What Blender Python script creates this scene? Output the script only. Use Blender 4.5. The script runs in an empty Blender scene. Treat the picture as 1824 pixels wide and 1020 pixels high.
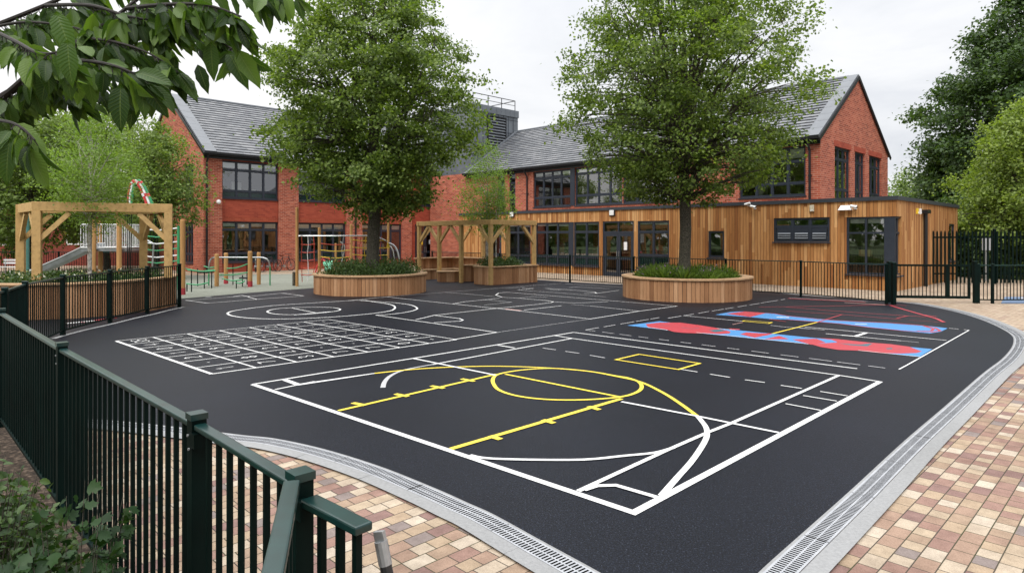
import bpy, math, random
import numpy as np
from mathutils import Vector, Matrix
random.seed(7)
C = bpy.context.scene.collection
R = math.radians

# ------------------------------------------------------------------ camera
F, HOR, CH = 1150.0, 422.0, 2.0            # focal length and horizon row of the photo, eye height
cam = bpy.data.cameras.new("camera"); camo = bpy.data.objects.new("camera", cam); C.objects.link(camo)
camo.location = (0, 0, CH); camo.rotation_euler = (R(90), 0, 0)
cam.sensor_width = 36; cam.lens = 36*F/1824; cam.shift_y = -(510-HOR)/1824
cam.clip_start = 0.05; cam.clip_end = 1500
bpy.context.scene.camera = camo

def G(u, v, z=0.0):                         # a point of the ground (or of the level z)
    d = F*(CH-z)/(v-HOR)
    return Vector(((u-912)/F*d, d, z))
def D(u, v, d):                             # a point at distance d
    return Vector(((u-912)/F*d, d, CH+(HOR-v)/F*d))
E1 = Vector((-.7015, .7127, 0)); E2 = Vector((.7127, .7015, 0))

# ------------------------------------------------------------------ objects
def thing(name, label, cat, loc=(0,0,0), rz=0, group=None):
    o = bpy.data.objects.new(name, None); C.objects.link(o); o.empty_display_size = .1
    o.location = loc; o.rotation_euler = (0, 0, rz)
    return tag(o, label, cat, group)
def tag(o, label=None, cat=None, group=None, kind=None):
    if label: o["label"] = label
    if cat: o["category"] = cat
    if group: o["group"] = group
    if kind: o["kind"] = kind
    return o
def kids(o): return [c for c in bpy.data.objects if c.parent == o]
def copy_tree(o, parent=None):
    c = o.copy(); C.objects.link(c)
    if parent: c.parent = parent
    for k in kids(o): copy_tree(k, c)
    return c

class Fr:                                   # a local frame: origin and three directions
    def __init__(s, O=(0,0,0), X=(1,0,0), Y=(0,1,0), Z=(0,0,1)):
        s.O, s.X, s.Y, s.Z = Vector(O), Vector(X), Vector(Y), Vector(Z)
    def p(s, x, y, z): return s.O+s.X*x+s.Y*y+s.Z*z
ID = Fr()

class MB:
    def __init__(s): s.v = []; s.f = []; s.m = []; s.uv = {}
    def face(s, pts, mi=0, uv=None):
        n = len(s.v); s.v += [Vector(p) for p in pts]
        if uv: s.uv[len(s.f)] = uv
        s.f.append(tuple(range(n, n+len(pts)))); s.m.append(mi); return s
    def hexa(s, p, mi=0):                   # 8 corners: bottom ring 0-3, top ring 4-7
        n = len(s.v); s.v += [Vector(q) for q in p]
        for q in ((3,2,1,0),(4,5,6,7),(0,1,5,4),(1,2,6,5),(2,3,7,6),(3,0,4,7)):
            s.f.append(tuple(n+i for i in q)); s.m.append(mi)
        return s
    def box(s, x0, x1, y0, y1, z0, z1, fr=ID, mi=0):
        return s.hexa([fr.p(*q) for q in ((x0,y0,z0),(x1,y0,z0),(x1,y1,z0),(x0,y1,z0),(x0,y0,z1),(x1,y0,z1),(x1,y1,z1),(x0,y1,z1))], mi)
    def bar(s, a, b, w, h, mi=0, up=(0,0,1)):
        a, b = Vector(a), Vector(b); d = (b-a).normalized(); up = Vector(up)
        if abs(d.dot(up)) > .99: up = Vector((0,1,0))
        sd = d.cross(up).normalized()*w/2; u = sd.cross(d).normalized()*h/2
        return s.hexa([a-sd-u, a+sd-u, b+sd-u, b-sd-u, a-sd+u, a+sd+u, b+sd+u, b-sd+u], mi)
    def tube(s, pts, rad, n=8, mi=0, cap=True):
        pts = [Vector(p) for p in pts]
        if not hasattr(rad, '__len__'): rad = [rad]*len(pts)
        base = len(s.v); ref = None
        for i, p in enumerate(pts):
            d = (pts[min(i+1, len(pts)-1)]-pts[max(i-1, 0)])
            d = d.normalized() if d.length > 1e-9 else Vector((0,0,1))
            if ref is None: ref = d.orthogonal().normalized()
            ref = (ref-d*ref.dot(d)); ref = ref.normalized() if ref.length > 1e-6 else d.orthogonal().normalized()
            b = d.cross(ref)
            for k in range(n):
                a = 2*math.pi*k/n; s.v.append(p+(ref*math.cos(a)+b*math.sin(a))*rad[i])
        for i in range(len(pts)-1):
            for k in range(n):
                a0 = base+i*n+k; a1 = base+i*n+(k+1) % n
                s.f.append((a0, a1, a1+n, a0+n)); s.m.append(mi)
        if cap:
            s.f.append(tuple(base+k for k in reversed(range(n)))); s.m.append(mi)
            e = base+(len(pts)-1)*n; s.f.append(tuple(e+k for k in range(n))); s.m.append(mi)
        return s
    def prism(s, pts, z0, z1, mi=0):        # pts counter-clockwise seen from above
        n = len(pts); b = len(s.v)
        s.v += [Vector((p[0], p[1], z0)) for p in pts]+[Vector((p[0], p[1], z1)) for p in pts]
        s.f.append(tuple(b+i for i in reversed(range(n)))); s.m.append(mi)
        s.f.append(tuple(b+n+i for i in range(n))); s.m.append(mi)
        for i in range(n):
            j = (i+1) % n; s.f.append((b+i, b+j, b+n+j, b+n+i)); s.m.append(mi)
        return s
    def ring(s, outer, inner, z0, z1, mi=0):
        n = len(outer); b = len(s.v)
        for P, z in ((outer, z0), (inner, z0), (outer, z1), (inner, z1)): s.v += [Vector((p[0], p[1], z)) for p in P]
        for i in range(n):
            j = (i+1) % n; o0, i0, o1, i1 = b, b+n, b+2*n, b+3*n
            for q in ((o0+i, o0+j, o1+j, o1+i), (i0+j, i0+i, i1+i, i1+j), (o1+i, o1+j, i1+j, i1+i), (o0+j, o0+i, i0+i, i0+j)):
                s.f.append(q); s.m.append(mi)
        return s
    def strip(s, pts, w, z, mi=0, d0=None, uvs=False):   # a flat band along pts; w wide, or from d0[0] to d0[1] to the right
        pts = [Vector((p[0], p[1], 0)) for p in pts]; L = []; Rr = []; acc = 0; dist = []
        closed = (pts[0]-pts[-1]).length < 1e-4 and len(pts) > 3
        for i, p in enumerate(pts):
            a = (p-pts[i-1]) if i > 0 else (pts[0]-pts[-2] if closed else pts[1]-pts[0])
            c = (pts[i+1]-p) if i < len(pts)-1 else (pts[1]-pts[0] if closed else p-pts[i-1])
            a = a.normalized(); c = c.normalized(); t = a+c
            t = t.normalized() if t.length > .2 else c
            k = 1/max(.6, t.dot(c)); nrm = Vector((t.y, -t.x, 0))*k
            ww = float(np.interp(i/(len(pts)-1), np.linspace(0, 1, len(w)), w)) if hasattr(w, '__len__') else w
            lo, hi = d0 if d0 else (-ww/2, ww/2)
            L.append(p+nrm*lo+Vector((0,0,z))); Rr.append(p+nrm*hi+Vector((0,0,z)))
            if i: acc += (p-pts[i-1]).length
            dist.append(acc)
        for i in range(len(pts)-1):
            s.face([L[i], Rr[i], Rr[i+1], L[i+1]], mi, [(dist[i],0),(dist[i],1),(dist[i+1],1),(dist[i+1],0)] if uvs else None)
        return s
    def build(s, name, mats, parent=None, local=False, smooth=False, bevel=0):
        me = bpy.data.meshes.new(name)
        off = Vector((0,0,0))
        if parent and not local:
            q = parent
            while q: off += q.location; q = q.parent
        me.from_pydata([tuple(p-off) for p in s.v], [], s.f)
        if not isinstance(mats, (list, tuple)): mats = [mats]
        for m in mats: me.materials.append(m)
        if len(mats) > 1: me.polygons.foreach_set("material_index", s.m)
        if s.uv:
            ul = me.uv_layers.new(name="UVMap")
            for fi, uv in s.uv.items():
                for li, c in zip(me.polygons[fi].loop_indices, uv): ul.data[li].uv = c
        if smooth: me.polygons.foreach_set("use_smooth", [True]*len(me.polygons))
        me.update()
        o = bpy.data.objects.new(name, me); C.objects.link(o)
        if parent: o.parent = parent
        if bevel:
            md = o.modifiers.new("bevel", 'BEVEL'); md.width = bevel; md.segments = 2; md.limit_method = 'ANGLE'
        return o

def spline(pts, n=6, closed=False):
    P = [Vector((p[0], p[1], p[2] if len(p) > 2 else 0)) for p in pts]; out = []; N = len(P)
    rng = range(N if closed else N-1)
    for i in rng:
        if closed: a, b, c, d = P[i-1], P[i], P[(i+1) % N], P[(i+2) % N]
        else: a, b, c, d = P[max(i-1, 0)], P[i], P[i+1], P[min(i+2, N-1)]
        for k in range(n):
            t = k/n
            out.append(.5*((2*b)+(c-a)*t+(2*a-5*b+4*c-d)*t*t+(3*b-a-3*c+d)*t**3))
    out.append(P[0].copy() if closed else P[-1])
    return out

# ------------------------------------------------------------------ materials
class NB:
    def __init__(s, name):
        s.mat = bpy.data.materials.new(name); s.mat.use_nodes = True; s.t = s.mat.node_tree
        s.b = s.t.nodes["Principled BSDF"]; s.out = s.t.nodes["Material Output"]
    def n(s, typ, ins=None, **kw):
        nd = s.t.nodes.new(typ)
        for k, v in kw.items(): setattr(nd, k, v)
        for k, v in (ins or {}).items(): s.set(nd, k, v)
        return nd
    def set(s, nd, k, v):
        if isinstance(v, bpy.types.NodeSocket): s.t.links.new(v, nd.inputs[k])
        else: nd.inputs[k].default_value = v
    def p(s, **kw):
        for k, v in kw.items(): s.set(s.b, k.replace('_', ' '), v)
    def math(s, op, a, b=0.0, c=0.0):
        nd = s.n('ShaderNodeMath', operation=op)
        for i, q in enumerate((a, b, c)): s.set(nd, i, q)
        return nd.outputs[0]
    def mix(s, f, a, b, mode='MIX'):
        nd = s.n('ShaderNodeMix', data_type='RGBA', blend_type=mode)
        s.set(nd, 0, f)
        for i, q in ((6, a), (7, b)):
            s.set(nd, i, (*q, 1) if isinstance(q, tuple) and len(q) == 3 else q)
        return nd.outputs[2]
    def noise(s, vec, scale, detail=3, rough=.55):
        return s.n('ShaderNodeTexNoise', {'Vector': vec, 'Scale': scale, 'Detail': detail, 'Roughness': rough}).outputs[0]
    def ramp(s, fac, stops, interp='LINEAR'):
        nd = s.n('ShaderNodeValToRGB', {'Fac': fac}); cr = nd.color_ramp; cr.interpolation = interp
        while len(cr.elements) < len(stops): cr.elements.new(.5)
        for e, (p, c) in zip(cr.elements, stops): e.position = p; e.color = (*c, 1) if len(c) == 3 else c
        return nd.outputs[0]
    def obj(s): return s.n('ShaderNodeTexCoord').outputs['Object']
    def pos(s): return s.n('ShaderNodeNewGeometry').outputs['Position']
    def island(s): return s.n('ShaderNodeNewGeometry').outputs['Random Per Island']
    def bump(s, h, strength=.3, dist=.01):
        return s.n('ShaderNodeBump', {'Height': h, 'Strength': strength, 'Distance': dist}).outputs[0]
    def sep(s, v):
        nd = s.n('ShaderNodeSeparateXYZ', {0: v}); return nd.outputs
    def comb(s, x, y, z=0.0): return s.n('ShaderNodeCombineXYZ', {0: x, 1: y, 2: z}).outputs[0]
    def scl(s, v, k): return s.n('ShaderNodeVectorMath', {0: v, 1: k}, operation='MULTIPLY').outputs[0]

def plain(name, col, rough=.5, metal=0.0, var=.15, scale=6.0, spec=.5, bump=0.0):
    m = NB(name); v = m.pos(); n = m.noise(v, scale)
    lo = tuple(c*(1-var) for c in col); hi = tuple(min(1, c*(1+var)) for c in col)
    m.p(Base_Color=m.ramp(n, [(.3, lo), (.7, hi)]), Roughness=rough, Metallic=metal)
    m.set(m.b, 'Specular IOR Level', spec)
    if bump: m.p(Normal=m.bump(m.noise(v, scale*8), bump, .005))
    return m.mat

def wood(name, cols, rough=.75, grain=(1, 1, .06)):      # boards: a tone per board, stretched grain
    m = NB(name); v = m.obj(); r = m.island()
    base = m.ramp(r, [(i/(len(cols)-1), c) for i, c in enumerate(cols)])
    g = m.noise(m.n('ShaderNodeVectorMath', {0: m.scl(v, grain), 1: m.comb(m.math('MULTIPLY', r, 37.0), 0.0)}, operation='ADD').outputs[0], 38, 4, .65)
    k = m.noise(v, 2.3, 2)
    col = m.mix(.55, base, m.ramp(g, [(.25, (.45, .42, .38)), (.55, (1, 1, 1)), (.8, (1.0, .98, .95))]), 'MULTIPLY')
    col = m.mix(.35, col, m.ramp(k, [(.3, (.6, .58, .55)), (.7, (1, 1, 1))]), 'MULTIPLY')
    m.p(Base_Color=col, Roughness=rough, Normal=m.bump(g, .25, .004)); m.set(m.b, 'Specular IOR Level', .25)
    return m.mat

def cladding(name):
    m = NB(name); x, y, z = m.sep(m.obj()); s = m.math('ADD', x, y)
    q = m.math('DIVIDE', s, .128); idx = m.math('FLOOR', q); fr = m.math('FRACT', q)
    wn = m.n('ShaderNodeTexWhiteNoise', {'W': idx}, noise_dimensions='1D').outputs[0]
    cell = m.math('FLOOR', m.math('DIVIDE', m.math('ADD', z, m.math('MULTIPLY', wn, 5.0)), 2.4))
    w2 = m.n('ShaderNodeTexWhiteNoise', {'Vector': m.comb(idx, cell)}, noise_dimensions='2D').outputs[0]
    base = m.ramp(w2, [(0, (.30, .118, .038)), (.25, (.40, .177, .058)), (.5, (.47, .222, .078)), (.75, (.56, .29, .112)), (1, (.68, .395, .175))])
    g = m.noise(m.comb(m.math('MULTIPLY', s, 26.0), m.math('MULTIPLY', z, 1.3), m.math('MULTIPLY', w2, 50.0)), 1.6, 5, .65)
    kn = m.noise(m.comb(m.math('MULTIPLY', s, 2.5), m.math('MULTIPLY', z, .35)), 2.0, 3)
    col = m.mix(.6, base, m.ramp(g, [(.25, (.45, .38, .32)), (.55, (1, 1, 1)), (.8, (1, .96, .9))]), 'MULTIPLY')
    col = m.mix(.45, col, m.ramp(kn, [(.3, (.55, .5, .45)), (.65, (1, 1, 1))]), 'MULTIPLY')
    edge = m.math('LESS_THAN', m.math('MINIMUM', fr, m.math('SUBTRACT', 1.0, fr)), .045)
    col = m.mix(edge, col, (.05, .024, .01))
    m.p(Base_Color=col, Roughness=.7, Normal=m.bump(m.math('SUBTRACT', g, m.math('MULTIPLY', edge, 3.0)), .5, .006)); m.set(m.b, 'Specular IOR Level', .25)
    return m.mat

def brick(name, stops, mortar):
    m = NB(name); x, y, z = m.sep(m.obj()); vec = m.comb(m.math('ADD', x, y), z)
    bt = m.n('ShaderNodeTexBrick', {'Vector': vec, 'Color1': (0,0,0,1), 'Color2': (1,1,1,1), 'Mortar': (.5,.5,.5,1), 'Scale': 1.0,
             'Mortar Size': .0075, 'Mortar Smooth': .2, 'Bias': 0.0, 'Brick Width': .27, 'Row Height': .09})
    tone = m.ramp(bt.outputs[0], stops)
    st = m.noise(m.comb(m.math('MULTIPLY', m.math('ADD', x, y), .7), m.math('MULTIPLY', z, .35)), 1.3, 4)
    tone = m.mix(.6, tone, m.ramp(st, [(.3, (.72, .70, .70)), (.7, (1, 1, 1))]), 'MULTIPLY')
    tone = m.mix(.3, tone, m.ramp(m.noise(m.obj(), 60, 2), [(.3, (.6, .6, .6)), (.7, (1, 1, 1))]), 'MULTIPLY')
    col = m.mix(bt.outputs[1], tone, mortar)
    m.p(Base_Color=col, Roughness=.85, Normal=m.bump(m.math('SUBTRACT', 1.0, bt.outputs[1]), .2, .004)); m.set(m.b, 'Specular IOR Level', .2)
    return m.mat

def slate():
    m = NB("slate"); uv = m.n('ShaderNodeUVMap').outputs[0]
    bt = m.n('ShaderNodeTexBrick', {'Vector': uv, 'Color1': (0,0,0,1), 'Color2': (1,1,1,1), 'Mortar': (0,0,0,1), 'Scale': 1.0,
             'Mortar Size': .006, 'Mortar Smooth': .1, 'Brick Width': .42, 'Row Height': 1.0})
    tone = m.ramp(bt.outputs[0], [(0, (.085, .092, .105)), (.5, (.125, .132, .145)), (1, (.18, .185, .195))])
    tone = m.mix(.5, tone, m.ramp(m.noise(m.obj(), 5, 4), [(.3, (.7, .7, .7)), (.7, (1, 1, 1))]), 'MULTIPLY')
    col = m.mix(bt.outputs[1], tone, (.02, .02, .022))
    m.p(Base_Color=col, Roughness=.42, Normal=m.bump(m.noise(m.obj(), 40, 3), .25, .004)); m.set(m.b, 'Specular IOR Level', .5)
    return m.mat

def pavers(name, stops, mort):
    m = NB(name); v = m.n('ShaderNodeVectorRotate', {'Vector': m.pos(), 'Angle': -R(44.5)}, rotation_type='Z_AXIS').outputs[0]
    bt = m.n('ShaderNodeTexBrick', {'Vector': v, 'Color1': (0,0,0,1), 'Color2': (1,1,1,1), 'Mortar': (.5,.5,.5,1), 'Scale': 1.0,
             'Mortar Size': .0042, 'Mortar Smooth': .35, 'Bias': 0.0, 'Brick Width': .182, 'Row Height': .122}, offset=.43, offset_frequency=2, squash=.74, squash_frequency=3)
    r = bt.outputs[0]
    tone = m.mix(.16, m.ramp(r, stops, 'CONSTANT'), (.38, .285, .215))
    n1 = m.noise(v, 9, 4); n2 = m.noise(v, 140, 2); n3 = m.noise(v, .55, 4)
    tone = m.mix(.75, tone, m.ramp(n1, [(.3, (.66, .64, .64)), (.7, (1, 1, 1))]), 'MULTIPLY')
    tone = m.mix(.6, tone, m.ramp(n2, [(.3, (.6, .58, .56)), (.6, (1, 1, 1))]), 'MULTIPLY')
    tone = m.mix(.6, tone, m.ramp(n3, [(.35, (.72, .71, .70)), (.65, (1, 1, 1))]), 'MULTIPLY')
    moss = m.ramp(m.noise(v, 1.7, 4), [(.5, mort), (.68, (mort[0]*.7, mort[1]*1.0, mort[2]*.45))])
    col = m.mix(bt.outputs[1], tone, moss)
    stain = m.ramp(m.noise(v, .28, 5, .7), [(.36, (.66, .63, .60)), (.52, (1, 1, 1))]); col = m.mix(.65, col, stain, 'MULTIPLY')
    h = m.math('ADD', m.math('MULTIPLY', m.math('SUBTRACT', 1.0, bt.outputs[1]), 1.0), m.math('MULTIPLY', n2, .25))
    m.p(Base_Color=col, Roughness=.8, Normal=m.bump(h, .6, .008)); m.set(m.b, 'Specular IOR Level', .25)
    return m.mat

def asphalt():
    m = NB("asphalt"); v = m.pos(); n1 = m.noise(v, 75, 3, .75); n2 = m.noise(v, .45, 5); n3 = m.noise(v, 26, 3)
    col = m.ramp(n1, [(.34, (.0008, .0012, .0030)), (.52, (.0028, .0042, .0092)), (.65, (.017, .022, .036)), (.76, (.12, .13, .15))])
    col = m.mix(.8, col, m.ramp(n2, [(.3, (.66, .66, .68)), (.7, (1.12, 1.12, 1.12))]), 'MULTIPLY')
    m.p(Base_Color=col, Roughness=.52, Normal=m.bump(m.math('ADD', n1, m.math('MULTIPLY', n3, .5)), .4, .006)); m.set(m.b, 'Specular IOR Level', .19)
    return m.mat

def speckle(name, a, b, c, rough=.85, scale=90, bump=.4):
    m = NB(name); v = m.pos(); n1 = m.noise(v, scale, 2, .7); n2 = m.noise(v, .6, 4)
    col = m.ramp(n1, [(.3, a), (.52, b), (.72, c)])
    col = m.mix(.6, col, m.ramp(n2, [(.3, (.78, .78, .76)), (.7, (1.05, 1.05, 1.05))]), 'MULTIPLY')
    m.p(Base_Color=col, Roughness=rough, Normal=m.bump(n1, bump, .01)); m.set(m.b, 'Specular IOR Level', .25)
    return m.mat

def paint(name, col, wear=.30):
    m = NB(name); v = m.pos(); n1 = m.noise(v, 150, 2, .7); n2 = m.noise(v, 3.0, 5, .7)
    f = m.math('MULTIPLY', m.ramp(n1, [(.28, (1, 1, 1)), (.42, (0, 0, 0))]), m.ramp(n2, [(.45, (0, 0, 0)), (.7, (1, 1, 1))]))
    c = m.mix(m.math('MULTIPLY', f, wear*2), col, (.04, .04, .045))
    c = m.mix(.4, c, m.ramp(n1, [(.3, (.75, .75, .75)), (.6, (1, 1, 1))]), 'MULTIPLY')
    m.p(Base_Color=c, Roughness=.6, Normal=m.bump(n1, .35, .004)); return m.mat

def grating():
    m = NB("drain_grating"); u, w, _ = m.sep(m.n('ShaderNodeUVMap').outputs[0])
    a = m.math('LESS_THAN', m.math('FRACT', m.math('DIVIDE', u, .028)), .52)
    e = m.math('MULTIPLY', m.math('GREATER_THAN', w, .10), m.math('LESS_THAN', w, .90))
    e = m.math('MULTIPLY', e, m.math('GREATER_THAN', m.math('ABSOLUTE', m.math('SUBTRACT', w, .5)), .035))
    sl = m.math('MULTIPLY', a, e)
    n = m.noise(m.pos(), 8, 4)
    col = m.mix(sl, m.ramp(n, [(.3, (.27, .28, .30)), (.7, (.36, .37, .39))]), (.004, .004, .004))
    col = m.mix(m.math('LESS_THAN', m.math('FRACT', u), .009), col, (.02, .02, .02))
    m.set(m.b, 'Specular IOR Level', m.math('MULTIPLY', m.math('SUBTRACT', 1.0, sl), .4)); m.p(Base_Color=col, Roughness=.5, Normal=m.bump(m.math('SUBTRACT', 1.0, sl), .8, .008)); return m.mat

def glass():
    m = NB("window_glass"); t = m.t
    m.t.nodes.remove(m.b)
    tr = m.n('ShaderNodeBsdfTransparent', {'Color': (.91, .94, .92, 1)}); gl = m.n('ShaderNodeBsdfGlossy', {'Color': (1, 1, 1, 1), 'Roughness': .015, 'Normal': m.bump(m.noise(m.pos(), .9, 1), .06, .02)})
    fr = m.n('ShaderNodeFresnel', {'IOR': 1.5}).outputs[0]
    f = m.math('MINIMUM', m.math('ADD', m.math('MULTIPLY', fr, 1.9), .15), 1.0)
    mx = m.n('ShaderNodeMixShader', {0: f, 1: tr.outputs[0], 2: gl.outputs[0]}); t.links.new(mx.outputs[0], m.out.inputs[0]); return m.mat

def leafmat(name, cols, trans=.35, rough=.5, vein=False, spec=.3):
    m = NB(name); r = m.island(); t = m.t
    col = m.ramp(r, [(i/(len(cols)-1), c) for i, c in enumerate(cols)])
    m.p(Roughness=rough); m.set(m.b, 'Specular IOR Level', spec)
    if vein:
        u, w, _ = m.sep(m.n('ShaderNodeUVMap').outputs[0])
        a = m.math('ABSOLUTE', w)
        st = m.math('FRACT', m.math('MULTIPLY', m.math('SUBTRACT', u, m.math('MULTIPLY', a, .16)), 13.0))
        line = m.math('LESS_THAN', st, .16); mid = m.math('LESS_THAN', a, .05)
        ln = m.math('MAXIMUM', m.math('MULTIPLY', line, .5), mid)
        col = m.mix(m.math('MULTIPLY', ln, .45), col, (.16, .22, .075))
        m.p(Normal=m.bump(m.math('PINGPONG', st, .5), .55, .002))
    m.p(Base_Color=col)
    tl = m.n('ShaderNodeBsdfTranslucent', {'Color': m.mix(1.0, col, (1.5, 1.6, .55), 'MULTIPLY')})
    mx = m.n('ShaderNodeMixShader', {0: trans, 1: m.b.outputs[0], 2: tl.outputs[0]}); t.links.new(mx.outputs[0], m.out.inputs[0]); return m.mat

M = {}
M['asphalt'] = asphalt(); M['pavers'] = pavers("block_paving", [(0, (.29, .17, .14)), (.12, (.45, .36, .255)), (.25, (.35, .25, .175)), (.37, (.225, .13, .12)), (.47, (.50, .42, .32)), (.60, (.34, .225, .165)),
    (.72, (.41, .31, .21)), (.83, (.22, .185, .18)), (.89, (.54, .47, .375)), (.96, (.30, .175, .14))], (.055, .044, .034))
M['cream'] = pavers("cream_paving", [(0, (.40, .30, .21)), (.2, (.46, .36, .26)), (.45, (.42, .325, .235)), (.7, (.50, .40, .30)), (.9, (.37, .27, .20))], (.20, .155, .115)); M['slate'] = slate(); M['grating'] = grating(); M['glass'] = glass(); M['clad'] = cladding("cedar_cladding")
M['brick'] = brick("brick", [(0, (.26, .056, .034)), (.35, (.375, .085, .046)), (.7, (.44, .108, .06)), (1, (.51, .155, .09))], (.46, .29, .22))
M['brick2'] = brick("brick_red_mortar", [(0, (.285, .056, .035)), (.4, (.355, .072, .042)), (1, (.415, .09, .052))], (.33, .075, .046))
M['kerb'] = speckle("concrete", (.215, .217, .22), (.25, .252, .255), (.275, .277, .28), .8, 40, .1)
M['rubber'] = speckle("rubber_surface", (.125, .135, .11), (.20, .21, .175), (.27, .28, .24), .9, 70)
M['soil'] = speckle("soil", (.014, .010, .007), (.042, .029, .020), (.13, .095, .07), .95, 19, 1.0)
M['grass'] = speckle("grass_ground", (.03, .05, .015), (.05, .08, .025), (.08, .12, .04), .95, 12, .6)
M['white'] = paint("white_paint", (.63, .63, .62)); M['yellow'] = paint("yellow_paint", (.72, .55, .05)); M['red'] = paint("red_paint", (.36, .030, .042))
M['blue'] = paint("blue_paint", (.05, .20, .44)); M['teal'] = paint("teal_paint", (.03, .10, .13)); M['greyp'] = paint("grey_paint", (.38, .38, .39)); M['pink'] = paint("faded_paint", (.50, .28, .25)); M['thin'] = paint("worn_white_paint", (.50, .50, .50), .5)
M['planter'] = wood("planter_boards", [(.25, .118, .055), (.33, .163, .077), (.385, .20, .098), (.44, .235, .12), (.52, .30, .165)])
M['timber'] = wood("pergola_timber", [(.47, .29, .115), (.55, .36, .15), (.63, .43, .20)], .7, (.25, .25, .25))
M['rim'] = wood("seat_rim_timber", [(.46, .29, .16), (.54, .35, .20)], .7, (.3, .3, .3))
M['roundpost'] = wood("round_pole_timber", [(.40, .21, .075), (.50, .28, .11)], .7, (1, 1, .06))
M['green'] = plain("green_powder_coat", (.0013, .0072, .0060), .5, 0, .25, 3, .10)
M['greensky'] = plain("green_rail_sky_sheen", (.0035, .026, .024), .28, 0, .35, 9, .6)  # brighter teal than the posts: sky reflection on rail tops put into colour
M['anth'] = plain("anthracite_frame", (.022, .028, .042), .4, 0, .1); M['black'] = plain("black_plastic", (.008, .008, .01), .35, 0, .1)
M['tint'] = plain("dark_green_panel", (.006, .022, .020), .12, 0, .2, 2, .6)
M['room'] = plain("room_interior", (.10, .075, .055), .9, 0, .5, .8); M['roomd'] = plain("room_dark", (.035, .032, .03), .9, 0, .5, .8)
M['blind'] = plain("pale_blind", (.90, .90, .88), .8, 0, .05); M['wht'] = plain("white_plastic", (.75, .75, .75), .4, 0, .04)
M['zinc'] = plain("zinc_cladding", (.17, .185, .205), .42, .4, .18, .9); M['zincl'] = plain("slate_grey_coping", (.105, .115, .13), .4, 0, .12, 2.0)
M['steel'] = plain("brushed_steel", (.50, .51, .52), .3, .9, .12, 4); M['galv'] = plain("galvanised_steel", (.42, .43, .44), .42, .7, .25, 14)
M['roofdeck'] = plain("grey_roof_deck", (.22, .22, .23), .8); M['bark'] = speckle("bark", (.030, .027, .020), (.075, .067, .050), (.135, .12, .095), .9, 22, 1.0)
M['twig'] = plain('dark_twig_bark', (.016, .012, .009), .8, 0, .3, 40); M['steeld'] = plain('dull_steel', (.24, .25, .26), .4, .7, .2, 3); M['birchbark'] = speckle("birch_bark", (.12, .10, .08), (.50, .47, .42), (.66, .64, .60), .8, 9, .4)
M['redplay'] = plain("red_play_coat", (.52, .03, .035), .4); M['greenplay'] = plain("green_play_coat", (.03, .25, .10), .4); M['yelplay'] = plain("yellow_rope", (.72, .50, .03), .6)
M['whiteplay'] = plain("white_play_coat", (.7, .7, .7), .4); M['redrope'] = plain("red_rope", (.48, .06, .03), .7); M['tealpost'] = plain("teal_post_coat", (.06, .17, .15), .4); M['grngr'] = plain("mint_plastic", (.10, .42, .25), .4)
M['rubberb'] = plain("tyre_rubber", (.012, .012, .012), .7)
M['leafA'] = leafmat("maple_leaves", [(.055, .094, .018), (.098, .152, .030), (.150, .215, .046), (.225, .295, .078)], .43)
M['leafB'] = leafmat("dark_leaves", [(.026, .054, .015), (.040, .076, .021), (.058, .104, .028), (.085, .135, .04)], .32)
M['leafC'] = leafmat("birch_leaves", [(.11, .19, .035), (.16, .25, .05), (.22, .32, .08)], .45)
M['leafD'] = leafmat("willow_leaves", [(.12, .175, .036), (.18, .245, .055), (.25, .32, .085)], .42)
M['leafE'] = leafmat("pale_tree_leaves", [(.090, .140, .032), (.14, .20, .05), (.20, .27, .08)], .42)
M['cherry'] = leafmat("cherry_leaves", [(.015, .038, .008), (.030, .066, .013), (.055, .11, .02), (.12, .20, .035)], .42, .45, True, .32)
M['shrub'] = leafmat("shrub_leaves", [(.030, .058, .018), (.050, .090, .026), (.085, .135, .044)], .3); M['ivy'] = leafmat("ivy_leaves", [(.010, .027, .008), (.018, .045, .013), (.03, .065, .02)], .22, .4, False, .16)
M['shrubd'] = leafmat('bush_leaves', [(.020, .045, .011), (.038, .075, .018), (.075, .125, .034)], .32, .4); M['grassy'] = leafmat("grass_blades", [(.09, .15, .025), (.14, .22, .04), (.20, .29, .065)], .4); M['flower'] = leafmat("purple_flowers", [(.22, .12, .26), (.36, .22, .38)], .3)
M['wflower'] = leafmat("white_flowers", [(.55, .55, .50), (.7, .7, .65)], .3)
# ------------------------------------------------------------------ setting: ground sheets
def sheet(name, pts, z, m):
    return tag(MB().face([(p[0], p[1], z) for p in pts]).build(name, m), kind='structure')
sheet('ground', [(-400,-300), (400,-300), (400,700), (-400,700)], 0, M['grass'])
sheet('block_paving', [(-9,-8), (45,-8), (45,60), (-40,60), (-40,20), (-9,20)], .004, M['pavers'])
sheet('cream_block_paving', [(10.5,14.2), (45,11), (45,59), (-39,59), (-39,21), (-9,21), (0,26)], .006, M['cream'])
sheet('asphalt_apron', [(-9.05,12.9), (-9.30,15), (-9.5,17), (-9.46,18.5), (-9.8,18.9), (-10.6,16.4), (-12.8,16), (-13.5,14.5), (-12,11.5), (-8.4,10.9)], .0105, M['asphalt'])
sheet('rubber_surface', [(-34,15), (-14.5,9), (-8,9), (-4,24), (-4.6,31.8), (-6.2,36.6), (-16,33.8), (-20,33.5), (-34,34)], .008, M['rubber'])
sheet('planting_bed', [(-7.2,8.6), (-5.29,6.76), (-3.15,4.61), (-1.30,2.78), (-.655,2.09), (-.45,.9), (-.3,-3), (-9,-3), (-14.5,9), (-8.2,9.6)], .020, M['soil'])

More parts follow.
